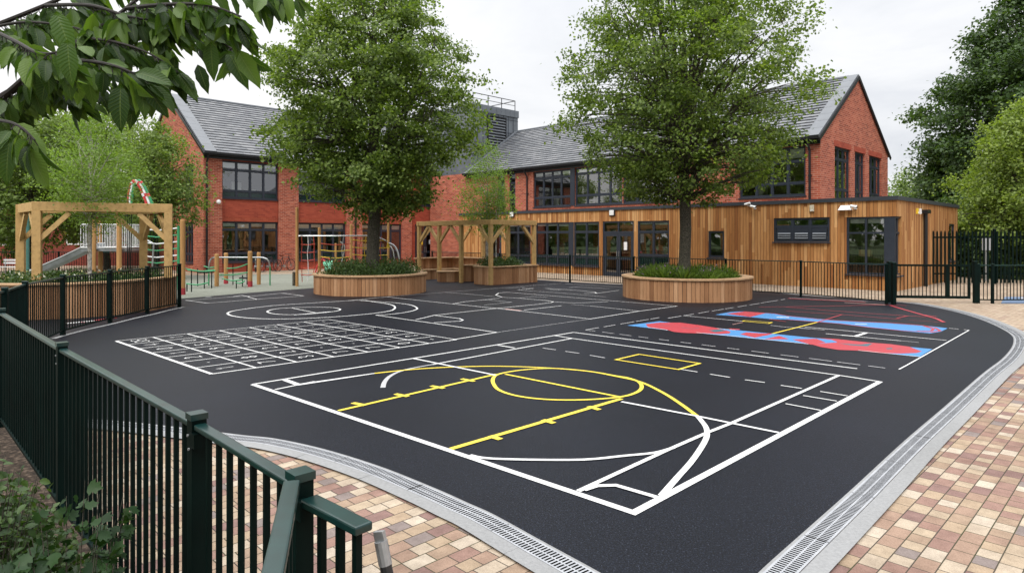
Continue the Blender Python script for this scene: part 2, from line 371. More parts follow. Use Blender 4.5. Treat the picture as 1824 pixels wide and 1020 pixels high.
Rpx = [(1363.5,1016),(1450,938),(1522,873),(1614.6,786.7),(1685,726),(1752,667),(1790,637),(1806.5,612),(1798.6,594.5),(1756,573),(1704,556.5),(1643.5,544),(1592,538),(1513,532),(1437,527),(1333,518),(1230,512.5),(1112,507.5),(1015.6,503),(956,499)]
Lpx = [(430,777.5),(490,784),(573,802),(673,833),(773,873),(833,900),(877,920),(960,966),(1060,1021)]
tip = [(.70,3.57), (.86,3.37), (.97,3.26), (1.10,3.37), (1.32,3.64)]
Lg = [G(*p) for p in Lpx]; Rg = [G(*p) for p in Rpx]
edge = spline([G(60,748), G(120,749), G(207,752), G(330,765)]+Lg+[Vector((*p,0)) for p in tip]+Rg, 6)
back = [G(870,494), G(800,490), G(740,492), G(690,503), G(640,508), G(570,512.5), G(440,522), G(310,533.5), G(262,557), G(196,575), G(150,586), G(113,597)]
left = [Vector((-8.95,12.2,0)), Vector((-8.1,10.25,0)), Vector((-7.1,8.55,0)), Vector((-5.3,6.75,0))]
ap = edge+back+left
from mathutils.geometry import tessellate_polygon
tri = tessellate_polygon([[Vector((p.x, p.y, 0)) for p in ap]])
am = MB(); am.v = [Vector((p.x, p.y, .012)) for p in ap]
for t in tri:
    a, b, c = (ap[i] for i in t)
    am.f.append(t if (b-a).cross(c-a).z > 0 else t[::-1]); am.m.append(0)
tag(am.build('asphalt', M['asphalt']), kind='structure')
i0 = 0; iN = len(edge)
# the drain channel runs outside the edge of the asphalt (to the right of the direction of travel), the kerb stones outside it
ndr = len(edge)-7*6
dr = MB().strip(edge[:ndr], 0, .016, 0, (-.012, .008)).strip(edge[:ndr], 0, .0175, 1, (.008, .165), True)
drain = thing('drain_channel', 'long grey slotted drain channel curving round the edge of the black asphalt', 'drain', edge[0])
dr.build('channel', [M['kerb'], M['grating']], drain)
kb = MB(); acc = []; L = 0; k0 = 0
for i in range(1, len(edge)):
    L += (edge[i]-edge[i-1]).length
    if L > .85 or i == len(edge)-1:
        seg = edge[k0:i+1]
        if len(seg) >= 2:
            o0, o1 = ((.172, .295) if i < ndr else (.0, .15))
            P = MB().strip(seg, 0, .0205, 0, (o0, o1))
            kb.v, b0 = kb.v+P.v, len(kb.v); kb.f += [tuple(b0+q for q in f) for f in P.f]; kb.m += P.m
        k0 = i; L = 0
tag(kb.build('kerb', M['kerb']), kind='structure')
ke = spline([G(*p) for p in [(95,604),(107,600.7),(150,589),(200,577.7),(240,567.6),(274.6,560),(300,553.5),(328,547.5)]], 5)
tag(MB().strip(ke, .10, .017).build('fence_edging', M['kerb']), kind='structure')

# ------------------------------------------------------------------ painted markings
def zt(u0, v0, k): return lambda L: [G(u0+x*k, v0+y*k) for x, y in L]
px = zt(0, 0, 1); c1 = zt(440, 580, 1/3); c2 = zt(980, 580, 1/3)
z3 = zt(300, 500, .1864); z4 = zt(620, 500, .1864); z5 = zt(900, 490, .1864); z6 = zt(1100, 520, .1864); z7 = zt(1400, 520, .1864)
class Mark:
    def __init__(s, name, mats): s.mb = MB(); s.z = .0165; s.name = name; s.mats = mats
    def line(s, pts, w=.05, mi=0, smooth=0):
        if smooth: pts = spline(pts, smooth)
        w = [q*.8 for q in w] if hasattr(w, '__len__') else w*.8
        s.mb.strip(pts, w, s.z, mi); s.z += .00012; return s
    def dash(s, a, b, on=.35, off=.22, w=.035, mi=0):
        a, b = Vector(a), Vector(b); L = (b-a).length; d = (b-a)/L; t = 0
        while t < L: s.line([a+d*t, a+d*min(L, t+on*random.uniform(.7, 1.2))], w, mi); t += on+off*random.uniform(.8, 1.3)
        return s
    def fill(s, pts, mi=0):
        P = [Vector((p[0], p[1], 0)) for p in pts]; b = len(s.mb.v)
        s.mb.v += [Vector((p.x, p.y, s.z)) for p in P]
        for t in tessellate_polygon([P]):
            A, B, Cc = (P[i] for i in t); t = t if (B-A).cross(Cc-A).z > 0 else t[::-1]
            s.mb.f.append(tuple(b+i for i in t)); s.mb.m.append(mi)
        s.z += .00012; return s
    def done(s): return tag(s.mb.build(s.name, s.mats), kind='structure')

m = Mark('basketball_court_marking', [M['white'], M['yellow'], M['greyp'], M['thin']])
W, Y, GR, TH = 0, 1, 2, 3
cl, cn, cr, ct = px([(450,686), (1129,916), (1568,681), (1021.7,593)])
m.line([cl, cn, cr], .085).line([ct, cl], .055).line([ct, px([(1526.7,658)])[0]], .055)
m.line(px([(987,598.6), (1019,603.8), (1495,670), (1566,681)]), .05)
m.line(px([(1018,604), (770,650.7)]), .05).line(px([(770,650.7), (740,656), (712,663), (694,672), (685,682), (682,692)]), [.05,.055,.065,.075,.08,.085], GR, 5)
m.line(px([(667,666.5), (530,687)]), [.05, .10]).line(px([(560,681), (490,695.5)]), .045).line(px([(507,678), (532,687)]), .10).line(px([(887,616), (917,621)]), .06)
m.line(px([(667,666.5), (740,659), (813,655), (890,653.8), (973,656.7), (1046.7,662.7), (1096.7,671.7), (1140,681.7), (1180,700.7), (1213,721.7), (1243,744)]), .065, Y, 5)
m.line(px([(1243,744), (1256.7,761.7), (1259.3,776.7), (1253,793), (1233,823), (1206.7,853), (1180,884)]), [.075,.08,.085,.09,.095,.1,.1], W) if 0 else m.line(px([(1243,744), (1256.7,761.7), (1259.3,776.7), (1253,793), (1233,823), (1206.7,853), (1178,886)]), .07, W, 5)
circ = [(888,668), (878,677), (880,687), (890,697), (917,706), (957,712), (1007,714.3), (1060,713), (1107,708.5), (1133,701), (1143,692), (1138,682), (1118,674.5), (1096.7,671), (1046.7,662.5), (985,657.6), (930,660.5)]
m.line(spline(px(circ), 4, True), .065, Y)
m.line(px([(900,668), (1107,709.5)]), .065, Y).line(px([(603,733.5), (884,668)]), .07, Y).line(px([(803,802), (1107,712)]), .08, Y)
for (a, b) in ((635,721), (711,705), (775,690.5), (829,678)): m.line(px([(a-7,b-1.5), (a+16,b+3)]), .09, Y)
for (a, b) in ((884,783), (979,754), (1060,730)): m.line(px([(a-12,b-4), (a+8,b+2)]), .09, Y)
m.line(px([(736.7,640), (883,670)]), .06).line(px([(1107,717.5), (1240,743), (1303,756), (1387,773)]), .06)
m.line(px([(1495,670), (1303,756), (1260,773), (1187,805), (1030,878)]), .06)
m.line(px([(837,813.5), (867,819), (940,821.5), (1040,821.5), (1113,814.5), (1167,809), (1200,800)]), .06, W, 4).line(px([(1040,876), (1063,868.5), (1097,867.5), (1170,889)]), .065)
for q in (((80,142),(155,152)), ((212,163),(292,177)), ((-40,124),(30,134)), ((695,238),(787,253)), ((855,265),(960,282)), ((1040,295),(1147,310)), ((1232,325),(1345,342)), ((1443,358),(1590,382)), ((1352,380),(1532,410)), ((1258,424),(1447,460))):
    m.line(c2(q), .035, TH if q[0][0] < 250 else W)
m.line(c2([(350,187), (475,158), (800,207), (685,240), (350,187)]), .055, Y)
m.dash(G(1043,589), G(1603,661), .30, .16, .03, TH); m.done()

m = Mark('number_grid_marking', [M['white']])
ga, gb, gc, gd = px([(207,608.5), (377,667.5), (813,606), (585,570)])       # left, near, right, far corners
def gp(i, j): return (gb.lerp(gc, i)).lerp(ga.lerp(gd, i), j)                # i along the near side, j away from it
for k in range(8):
    f = k/7; m.line([gp(f, 0), gp(f, 1)], .07 if k == 0 else .042 if k < 7 else .034); m.line([gp(0, f), gp(1, f)], .05 if k == 0 else .034)
DG = {'0': [[(.2,.2),(.2,.8),(.5,1),(.8,.8),(.8,.2),(.5,0),(.2,.2)]], '1': [[(.3,.75),(.55,1),(.55,0)]], '2': [[(.15,.75),(.4,1),(.75,.85),(.7,.55),(.15,0),(.85,0)]],
      '3': [[(.15,.9),(.5,1),(.8,.8),(.45,.52),(.85,.25),(.5,0),(.15,.12)]], '4': [[(.65,0),(.65,1),(.15,.35),(.9,.35)]], '5': [[(.8,1),(.25,1),(.2,.55),(.6,.6),(.85,.3),(.55,0),(.15,.1)]],
      '6': [[(.75,.95),(.35,.7),(.2,.25),(.5,0),(.8,.25),(.5,.5),(.22,.3)]], '7': [[(.15,1),(.85,1),(.4,0)]], '8': [[(.5,.52),(.2,.75),(.5,1),(.8,.75),(.5,.52),(.15,.25),(.5,0),(.85,.25),(.5,.52)]],
      '9': [[(.8,.7),(.5,.5),(.2,.75),(.5,1),(.8,.75),(.7,.3),(.4,0)]], '.': [[(.42,.45),(.58,.55)]], '-': [[(.2,.5),(.8,.5)]]}
rows = [['1','.','2','1','0','4','35'], ['7','8','0','9','5','0','1'], ['3','2','2','7','0','0','1'], ['7','.','7','7','7','6','1'], ['7','.','3','6','8','6','2'], ['0','2','1','.','1','.','-'], ['-','2','3','-','1','.','-']]
for i in range(7):
    for j in range(7):
        t = rows[i][j]; c = gp((i+.5)/7, (j+.5)/7); h = .25; w = .19
        for n, ch in enumerate(t):
            off = (n-(len(t)-1)/2)*.2
            for st in DG[ch]:
                pts = [c+E1*((x-.5)*w+off)-E2*((y-.5)*h) for x, y in st]
                m.line(pts, .027)
m.done()

m = Mark('ball_court_marking', [M['white'], M['thin'], M['pink']])
cap = [(640,535.4),(561,540),(486,545),(430,552),(410,556),(405.5,559.6),(414,563.4),(440,567),(486,569),(542,568),(598,565),(640,561.5),(666.6,558.7),(694.6,554.4),(703,550),(702,545.7),(691,542),(664,538)]
m.line(spline(px(cap), 3, True), .07)
m.line(px([(640,535.6), (666.6,537.5), (704,540), (732,544), (743,549.4), (739,553), (722.5,557), (694.6,560.6), (669,562)]), .06, 0, 4)
m.line(px([(669,562), (750.5,573.6), (884.7,593), (843.7,600), (807,606)]), .05).line(px([(885,593), (1051,569)]), .02, 1)
m.line(px([(620,536), (689,529.5)]), .05).line(px([(689,529.5), (788,521.4), (960,508), (1000,505.5)]), .035, 1)
m.line(px([(689,529.5), (806,542), (885,550), (1051,569), (1138.6,555), (1206,546), (1086,536), (903,521)]), .05)
m.line(px([(1138.6,555), (1051,545.5)]), .04).line(px([(1051,545.5), (1017,543)]), .035, 1)
m.line(px([(885,550), (773,562.4), (755,567), (741,570)]), .05).line(px([(885,550), (960,542.5), (982,539.6), (986,538), (971,535.7), (926,532), (894,530), (883,526.2), (888,522.6), (903,521)]), .055)
m.line(px([(773,562.4), (819,568.4), (825,571), (819.5,572.9), (773,575.5)]), .05)
m.line(px([(806,542), (829,538), (890,531.7)]), .045).line(px([(864,534.5), (911,539), (862,544)]), .04, 1).line(px([(900,551), (928,554)]), .12, 2).line(px([(933.5,553), (1000,545.5)]), .055)
m.line(px([(988,538.5), (1030,540.2), (1083,538)]), .07, 1, 4).line(px([(793,521.4), (836,524.6), (881,529)]), .04, 1)
m.line(px([(920.5,517), (1000,522.5), (1079,529.5)]), .05, 1).line(px([(971,514), (1030,518), (1060,521), (1062,522.8), (1040,523.3)]), .06).line(px([(1060,523.5), (1103,517.6)]), .05)
m.line(px([(1014,512.7), (1030,511.4), (1086,514.6)]), .05, 1).line(px([(1006,506), (1110.6,512)]), .06, 1).line(px([(924,517), (950,514.4), (930,513.6)]), .05).line(px([(926,531.5), (950,529), (975,530.5)]), .035, 1)
m.line(px([(976,516), (1000,517.6)]), .05, 1).line(px([(900,514.5), (935,512)]), .04, 1)
oval = [(476,556.5),(482,553),(497.6,550.3),(523.7,548.8),(561,548),(589,548.5),(603,550.4),(606,552.6),(598,555.2),(576,558),(542,560.8),(514,561.5),(488,560)]
m.line(spline(px(oval), 3, True), .06).line(px([(520,549.6), (562,558)]), .05).line(px([(524,562), (590,556)]), .11, 1); m.done()

m = Mark('hopscotch_marking', [M['white'], M['thin']])
m.line(px([(331,535.4), (369,540.6), (458,533.6), (541,527.4), (501,522.7), (449,528), (415.6,529), (356,534), (331,535.4)]), .055).line(px([(458,533.6), (441,529.5)]), .045)
m.line(px([(415,529), (430,526.5), (445,529)]), .07).line(px([(501,522.7), (524,521.6)]), .04, 1).line(px([(366,530.4), (376,529)]), .08, 1); m.done()

m = Mark('coloured_racetrack_marking', [M['blue'], M['red'], M['white'], M['yellow'], M['teal'], M['thin'], M['pink']])
m.fill(px([(1117,580.6), (1174.6,573), (1279,585.6), (1440,602), (1661,623), (1638.6,636.5), (1530.5,625.3), (1440,614), (1249,594.6), (1189.5,589)]))
m.fill(z6([(935,222), (1080,195), (1210,190), (1500,210), (1609.4,230)])+z7([(500,280), (1000,305), (1400,335), (1545,352), (1480,385), (1380,402), (1100,377), (700,332), (350,292), (0,268)])+z6([(1450,262), (1270,245)]))
m.fill(z6([(270,312), (400,297), (600,298), (800,325), (950,350), (1080,385), (1070,402), (980,408), (870,402), (740,400), (640,397), (540,387), (470,366), (290,341)]), 1)
m.fill(z6([(1170,410), (1230,392), (1400,402), (1490,402), (1430,420), (1310,442)]), 1).fill(z6([(1400,458), (1545,425), (1640,458)]), 1)
m.fill(z7([(60,460), (290,452), (380,490), (240,510)]), 1)
m.fill(z7([(300,447), (480,455), (800,490), (1000,505), (1180,530), (1300,575), (1250,590), (1100,596), (900,590), (700,568), (500,560), (330,532), (245,507), (370,496), (490,488), (420,462)]), 1)
m.fill(z7([(290,452), (430,462), (490,484), (390,488)])).fill(z7([(500,496), (700,510), (830,496), (780,526), (620,516)]), 4).fill(z7([(950,545), (1010,540), (1020,553), (970,555)]), 4).fill(z6([(870,372), (980,362), (1040,378), (930,390)]), 4)
m.line(z6([(610,345), (700,358), (780,350)]), .035, 4).line(z6([(410,326), (500,330)]), .03, 4).line(z7([(1040,548), (1100,552)]), .03, 4)
m.line(z6([(280,342), (480,371)]), .03, 2).line(z6([(750,393), (1200,437), (1824,504)]), .035, 2).line(z7([(690,565), (1280,627)]), .03, 2).line(z6([(950,352), (1130,372)]), .03, 2)
m.fill(z6([(1040,213), (1210,192), (1420,206), (1270,244)]), 1).fill(z6([(1060,355), (1170,360), (1165,370), (1075,366)]), 1)
m.line(z7([(0,232), (350,270), (700,290), (1000,300), (1300,325), (1430,350), (1475,378), (1380,392), (1100,375), (800,345), (500,307), (250,288), (0,268)]), .07, 1)
m.line(z7([(1320,333), (1410,357), (1390,378), (1250,380)]), .07, 1).line(z6([(1210,192), (1500,212), (1609,230)]), .06, 1).line(z6([(1450,264), (1609,290)]), .05, 1)
m.line(z6([(1520,245), (1640,248)]), .13, 2).line(z7([(660,312), (775,315)]), .09, 2)
m.line(px([(1376,595.5), (1456,575)]), .055, 3).line(z7([(295,296), (540,220)]), .05, 1).line(z6([(1190,285), (1220,279), (1475,297), (1440,308), (1190,285)]), .05, 3)
m.line(z6([(625,232), (1190,285)]), .04, 2).line(z6([(1460,325), (1560,338), (1824,358)]), .035, 5).line(z7([(180,340), (760,395), (1535,470)]), .045, 2).line(z7([(130,350), (370,370)]), .04, 5)
m.line(z7([(380,405), (680,435), (1100,475)]), .045, 2).line(z7([(1100,475), (1270,490)]), .025, 5).line(z7([(530,420), (665,431), (770,396)]), .10, 2)
m.line(z7([(1750,372), (1190,690), (1080,750)]), .03, 2).line(z7([(1560,354), (1650,362)]), .035, 2).line(z7([(1700,368), (1750,372)]), .04, 2)
m.line(z7([(20,66), (350,82), (760,100)]), .16, 1).line(z7([(30,60), (350,76), (780,96)]), .05, 2).line(z7([(0,147), (500,138), (950,128), (1150,135)]), .06, 1).line(z7([(0,150), (400,182), (800,212), (1340,245)]), .055, 1)
m.line(z7([(0,188), (530,222), (1100,270)]), .045, 1).line(z7([(560,106), (950,128)]), .12, 6).line(z7([(1000,135), (1150,180), (1350,237), (1440,262), (1510,296)]), .10, 1).line(z7([(1300,222), (1440,243)]), .06, 1)
m.line(z7([(1060,257), (1170,236), (1120,240)]), .06, 1).line(z7([(1180,275), (1480,297)]), .03, 1).line(z6([(1350,150), (1609,147)]), .05, 1).line(z6([(1100,318), (1200,297)]), .03, 6)
m.dash(G(1043,589), z6([(440,245)])[0], .55, .08, .035, 5).dash(z6([(480,258)])[0], z6([(1600,75)])[0], .6, .12, .04, 5); m.done()

m = Mark('stripe_marking', [M['red'], M['white']])
m.line([G(205,566.5), G(170,571.5)], .20, 0).line([G(168,572), G(118,577)], .16, 1).line([G(150,574.5), G(146,575)], .20, 0); m.done()

# ------------------------------------------------------------------ bar fences
def fence_run(t, pts, h, step, bw, rw, rh, pw, skip_last_post=False, cap=True, post_h=None, mats=None, posts=None):
    ph = post_h or h+.06; gm, rm = mats or (M['green'], M['greensky'])
    for i, p in enumerate(pts):
        if posts is not None and i not in posts: continue
        q = pts[i+1] if i < len(pts)-1 else pts[i-1]
        d = (Vector((q[0], q[1], 0))-Vector((p[0], p[1], 0))).normalized(); n = Vector((-d.y, d.x, 0))
        fr = Fr((p[0], p[1], 0), d, n); b = pw/2
        po = MB().box(-b, b, -b, b, 0, ph-.02, fr).build('post', gm, t)
        MB().box(-b-.005, b+.005, -b-.005, b+.005, ph-.02, ph+.006, fr).build('post_cap', rm, po, bevel=.004 if pw > .07 else 0)
    for a, b in zip(pts[:-1], pts[1:]):
        a = Vector((a[0], a[1], 0)); b = Vector((b[0], b[1], 0)); L = (b-a).length; d = (b-a)/L; n = Vector((-d.y, d.x, 0)); fr = Fr(a, d, n)
        g = pw/2+.003; mb = MB(); k = max(1, round((L-2*g)/step))
        for i in range(1, k):
            x = g+(L-2*g)*i/k; mb.box(x-bw/2, x+bw/2, -bw/2, bw/2, .10+rh, h-rh, fr)
        pa = mb.build('panel_bars', gm, t)
        MB().box(g, L-g, -rw/2, rw/2, h-rh, h, fr).build('top_rail', rm, pa, bevel=.006 if rw > .045 else 0)
        MB().box(g, L-g, -rw/2*.8, rw/2*.8, .10, .10+rh, fr).build('bottom_rail', gm, pa)

f = thing('railing_fence', 'near dark green bar railing with flat top rail beside the bushes and soil bed', 'fence', (-1.34,2.745,0))
fence_run(f, [(-7.25,8.62), (-5.33,6.74), (-3.19,4.575), (-1.34,2.745), (-.675,2.06)], 1.215, .112, .019, .048, .024, .060, post_h=1.25)
for p in ((-3.19,4.575), (-1.34,2.745), (-.675,2.06)):
    for k, (dx, dy) in enumerate(((.018, -.030), (.030, -.016))):
        d_ = Vector((.7,-.7,0)); q = Vector((p[0], p[1], 1.165-.055*k))+Vector((-.7,-.7,0))*.034+d_*(.012*k)
        MB().tube([q, q+Vector((-.7,-.7,0))*.006], .006, 8).build('bolt', M['galv'], f)
    q = Vector((p[0], p[1], 0)); MB().box(-.03, .03, -.034, -.0, 1.12, 1.18, Fr(q+Vector((.7,-.7,0))*.036, (.7,-.7,0), (.7,.7,0))).build('bracket', M['green'], f) if p[0] > -3 else None
e = MB(); fr = Fr((-.675,2.06,0), Vector((.249,-.224,0)).normalized(), Vector((.224,.249,0)).normalized())
for x in (.125, .225, .31): e.box(x-.0105, x+.0105, -.0105, .0105, .02, 1.16, fr)
pe = e.build('panel_bars', M['green'], f); MB().box(.05, .345, -.03, .03, 1.16, 1.187, fr).build('top_rail', M['greensky'], pe, bevel=.006)
f = thing('railing_fence', 'short green handrail panel running from the near corner post towards the viewer', 'fence', (-.5,1.3,0))
fence_run(f, [(-.69,2.03), (-.277,.45)], 1.25, .118, .021, .05, .030, .06, posts=(1,))
f = thing('railing_fence', 'curved dark green bar railing in front of the tall timber planter under the square pergola', 'fence', (-9.1,13.1,0))
cur = [(-7.30,8.75), (-7.62,9.7), (-8.37,11.1), (-9.08,13.05), (-9.34,15.0), (-9.52,16.85), (-9.48,18.4)]
fence_run(f, cur, 1.2, .105, .016, .04, .03, .075, post_h=1.24)
f = thing('railing_fence', 'long low dark green bar railing curving along the far side of the asphalt', 'fence', (4.9,25.9,0))
fence_run(f, [(11.02,19.0), (9.62,21.5), (7.68,23.2), (4.88,25.9), (2.55,28.4), (1.05,29.75), (-.6,31.6), (-2.6,33.9), (-4.4,35.6)], 1.2, .105, .016, .04, .03, .065, post_h=1.22)
f = thing('school_gate', 'closed dark green bar gate at the right end of the low railing', 'gate', (11.6,19.85,0))
a, b = Vector((11.55,19.75,0)), Vector((13.95,19.45,0))
for p, s, hh in ((a, .12, 1.24), (b, .09, 1.26), (Vector((11.22,18.98,0)), .10, 1.24)):
    po = MB().box(p.x-s/2, p.x+s/2, p.y-s/2, p.y+s/2, 0, hh).build('gate_post', M['green'], f); MB().box(p.x-s/2-.012, p.x+s/2+.012, p.y-s/2-.012, p.y+s/2+.012, hh, hh+.02).build('post_cap', M['greensky'], po)
d = (b-a).normalized(); fr = Fr(a, d, Vector((-d.y, d.x, 0))); L = (b-a).length; mb = MB()
mb.box(.14, .20, -.03, .03, .14, 1.17, fr).box(L-.2, L-.14, -.03, .03, .14, 1.17, fr).box(.2, L-.2, -.03, .03, .14, .22, fr).box(.2, L-.2, -.025, .025, 1.11, 1.17, fr).box(L*.68-.05, L*.68+.05, -.04, .04, .22, 1.11, fr)
lf = mb.build('gate_leaf', M['green'], f); mb = MB()
for i in range(1, 19):
    x = .2+(L-.4)*i/19
    if abs(x-L*.68) > .07: mb.box(x-.009, x+.009, -.009, .009, .22, 1.11, fr)
mb.build('gate_bars', M['green'], lf); MB().box(.02, .14, -.05, .05, .95, 1.05, fr).build('latch', M['black'], lf)
f = thing('railing_fence', 'low dark green bar railing right of the gate in front of the tall pointed fence', 'fence', (14.5,19.4,0))
fence_run(f, [(14.05,19.45), (14.40,19.35), (16.4,19.5), (18.5,19.8), (21,20.2)], 1.17, .105, .018, .045, .035, .065, post_h=1.2)
f = thing('palisade_fence', 'tall dark green palisade fence with rounded pointed pales behind the gate', 'fence', (18.5,27.4,0))
fr = Fr((17.75,27.3,0), (1,0,0)); 
for k in range(5):
    x = k*2.7; MB().box(x-.05, x+.05, .03, .11, 0, 2.35, fr).build('post', M['green'], f)
    mb = MB().box(x+.05, x+2.65, .03, .07, 1.95, 2.02, fr).box(x+.05, x+2.65, .03, .07, .42, .48, fr)
    for i in range(16):
        xx = x+.06+i*.165
        mb.hexa([fr.p(*q) for q in ((xx-.035,-.02,.06),(xx+.035,-.02,.06),(xx+.035,.01,.06),(xx-.035,.01,.06),(xx-.035,-.02,2.16),(xx+.035,-.02,2.16),(xx+.035,.01,2.16),(xx-.035,.01,2.16))])
        mb.hexa([fr.p(*q) for q in ((xx-.035,-.02,2.16),(xx+.035,-.02,2.16),(xx+.035,.01,2.16),(xx-.035,.01,2.16),(xx-.012,-.02,2.26),(xx+.012,-.02,2.26),(xx+.012,.01,2.26),(xx-.012,.01,2.26))])
    mb.build('pale_panel', M['green'], f)
f = thing('railing_fence', 'far low dark railing behind the slide along the back of the play area', 'fence', (-24,34,0))
fence_run(f, [(-42,35.5), (-36,35.2), (-30,35), (-24.5,34.9), (-19.2,35)], 1.2, .13, .02, .04, .035, .07, post_h=1.22)

# leaning galvanised latch post at the end of the near railing
t = thing('gate_stop_post', 'slim dark post with a galvanised slotted head at the end of the near railing', 'post', G(720,1350))
a = D(676,950,1.92); b = D(700,1075,1.90); b0 = a+(b-a)*((a.z)/(a.z-b.z)); b0.z = 0
dd = (b0-a).normalized()
MB().tube([b0, a+dd*.09], .018, 12).build('shaft', plain('dark_steel', (.05, .05, .052), .35, .6), t, smooth=False)
MB().tube([a+dd*.09, a+dd*.02], .0195, 12).bar(a+dd*.05, a-dd*.008, .014, .034).build('slotted_head', M['galv'], t)
# ------------------------------------------------------------------ buildings
def wall_grid(mb, fr, x0, x1, z0, z1, opens, reveal, y=0.0, mi=0):
    xs = sorted({x0, x1, *[q for o in opens for q in o[:2]]}); zs = sorted({z0, z1, *[q for o in opens for q in o[2:]]})
    for i in range(len(xs)-1):
        for j in range(len(zs)-1):
            cx, cz = (xs[i]+xs[i+1])/2, (zs[j]+zs[j+1])/2
            if any(o[0] < cx < o[1] and o[2] < cz < o[3] for o in opens): continue
            mb.face([fr.p(xs[i], y, zs[j]), fr.p(xs[i+1], y, zs[j]), fr.p(xs[i+1], y, zs[j+1]), fr.p(xs[i], y, zs[j+1])], mi)
    for a, b, c, d in opens:
        r = y+reveal
        if (a, b) != (0, .62): mb.face([fr.p(a,y,c), fr.p(a,y,d), fr.p(a,r,d), fr.p(a,r,c)], mi)
        if (a, b) != (-1.72, 0): mb.face([fr.p(b,y,d), fr.p(b,y,c), fr.p(b,r,c), fr.p(b,r,d)], mi)
        mb.face([fr.p(a,y,d), fr.p(b,y,d), fr.p(b,r,d), fr.p(a,r,d)], mi).face([fr.p(b,y,c), fr.p(a,y,c), fr.p(a,r,c), fr.p(b,r,c)], mi)

def window(par, fr, x0, x1, z0, z1, n, rows, y, name='window', tint_rows=(), blind=.25, room=1.8, bar=.07, roommat='room', sill=True, lost=None):
    # rows: heights (fractions) of the transoms from the bottom
    mb = MB(); d0, d1 = y-.03, y+.05
    mb.box(x0, x0+bar, d0, d1, z0, z1, fr).box(x1-bar, x1, d0, d1, z0, z1, fr).box(x0+bar, x1-bar, d0, d1, z0, z0+bar, fr).box(x0+bar, x1-bar, d0, d1, z1-bar, z1, fr)
    xs = [x0+bar+(x1-x0-2*bar)*i/n for i in range(n+1)]; zs = [z0+bar]+[z0+(z1-z0)*r for r in rows]+[z1-bar]
    w = .043
    for i in range(1, n): mb.box(xs[i]-w, xs[i]+w, d0+.004, d1-.004, z0+bar, z1-bar, fr)
    for i in range(n):
        a = xs[i]+(w if i else 0); b = xs[i+1]-(w if i < n-1 else 0)
        for z in zs[1:-1]: mb.box(a, b, d0+.008, d1-.008, z-w, z+w, fr)
        for j in range(len(zs)-1):                       # thin sash line inside each light
            c = zs[j]+(w if j else 0); d = zs[j+1]-(w if j < len(zs)-2 else 0); s = .028; e0, e1 = d0+.02, d1-.02
            mb.box(a, a+s, e0, e1, c, d, fr).box(b-s, b, e0, e1, c, d, fr).box(a+s, b-s, e0, e1, c, c+s, fr).box(a+s, b-s, e0, e1, d-s, d, fr)
    if sill: mb.box(x0-.03, x1+.03, y-.16, y-.03, z0-.05, z0-.004, fr)
    fo = mb.build(name, M['anth'], par, local=True)
    gm = MB(); tm = MB()
    for i in range(n):
        for j in range(len(zs)-1):
            q = (tm if j in tint_rows else gm); yy = y+.012
            q.face([fr.p(xs[i], yy, zs[j]), fr.p(xs[i+1], yy, zs[j]), fr.p(xs[i+1], yy, zs[j+1]), fr.p(xs[i], yy, zs[j+1])])
    gm.build('pane', M['glass'], fo, local=True)
    if tint_rows: tm.build('tinted_pane', M['tint'], fo, local=True)
    if blind:
        bm = MB()
        for i in range(n):
            dz = blind*(random.choice((.7, 1, 1, 1.25)) if blind < .6 else random.choice((.9, 1, 1.1)))
            bm.box(xs[i]+.05, xs[i+1]-.05, y+.018, y+.026, z1-bar-dz, z1-bar, fr)
        bm.build('blind', M['blind'], fo, local=True)
    if room:
        rb = MB(); A, B, Cc, Dd = x0-.0, x1+.0, z0-.0, z1+.0; r = y+room; yy = y+.055
        rb.face([fr.p(A,r,Cc), fr.p(B,r,Cc), fr.p(B,r,Dd), fr.p(A,r,Dd)]).face([fr.p(A,yy,Cc), fr.p(A,r,Cc), fr.p(A,r,Dd), fr.p(A,yy,Dd)]).face([fr.p(B,r,Cc), fr.p(B,yy,Cc), fr.p(B,yy,Dd), fr.p(B,r,Dd)])
        rb.face([fr.p(A,yy,Cc), fr.p(B,yy,Cc), fr.p(B,r,Cc), fr.p(A,r,Cc)]).face([fr.p(A,r,Dd), fr.p(B,r,Dd), fr.p(B,yy,Dd), fr.p(A,yy,Dd)])
        # a few pieces of furniture in the dark
        for k in range(max(1, int((x1-x0)/1.0))):
            xx = random.uniform(x0+.2, max(x0+.25, x1-.6)); h = random.uniform(.25, .6)*(z1-z0); wd = random.uniform(.25, .6)
            rb.box(xx, min(xx+wd, x1-.05), y+room*.55, y+room*.9, z0+.01, z0+h, fr, random.choice((1, 1, 2)))
        rb.build('interior', [M[roommat], M['roomd'], M['blind']], fo, local=True)
    return fo

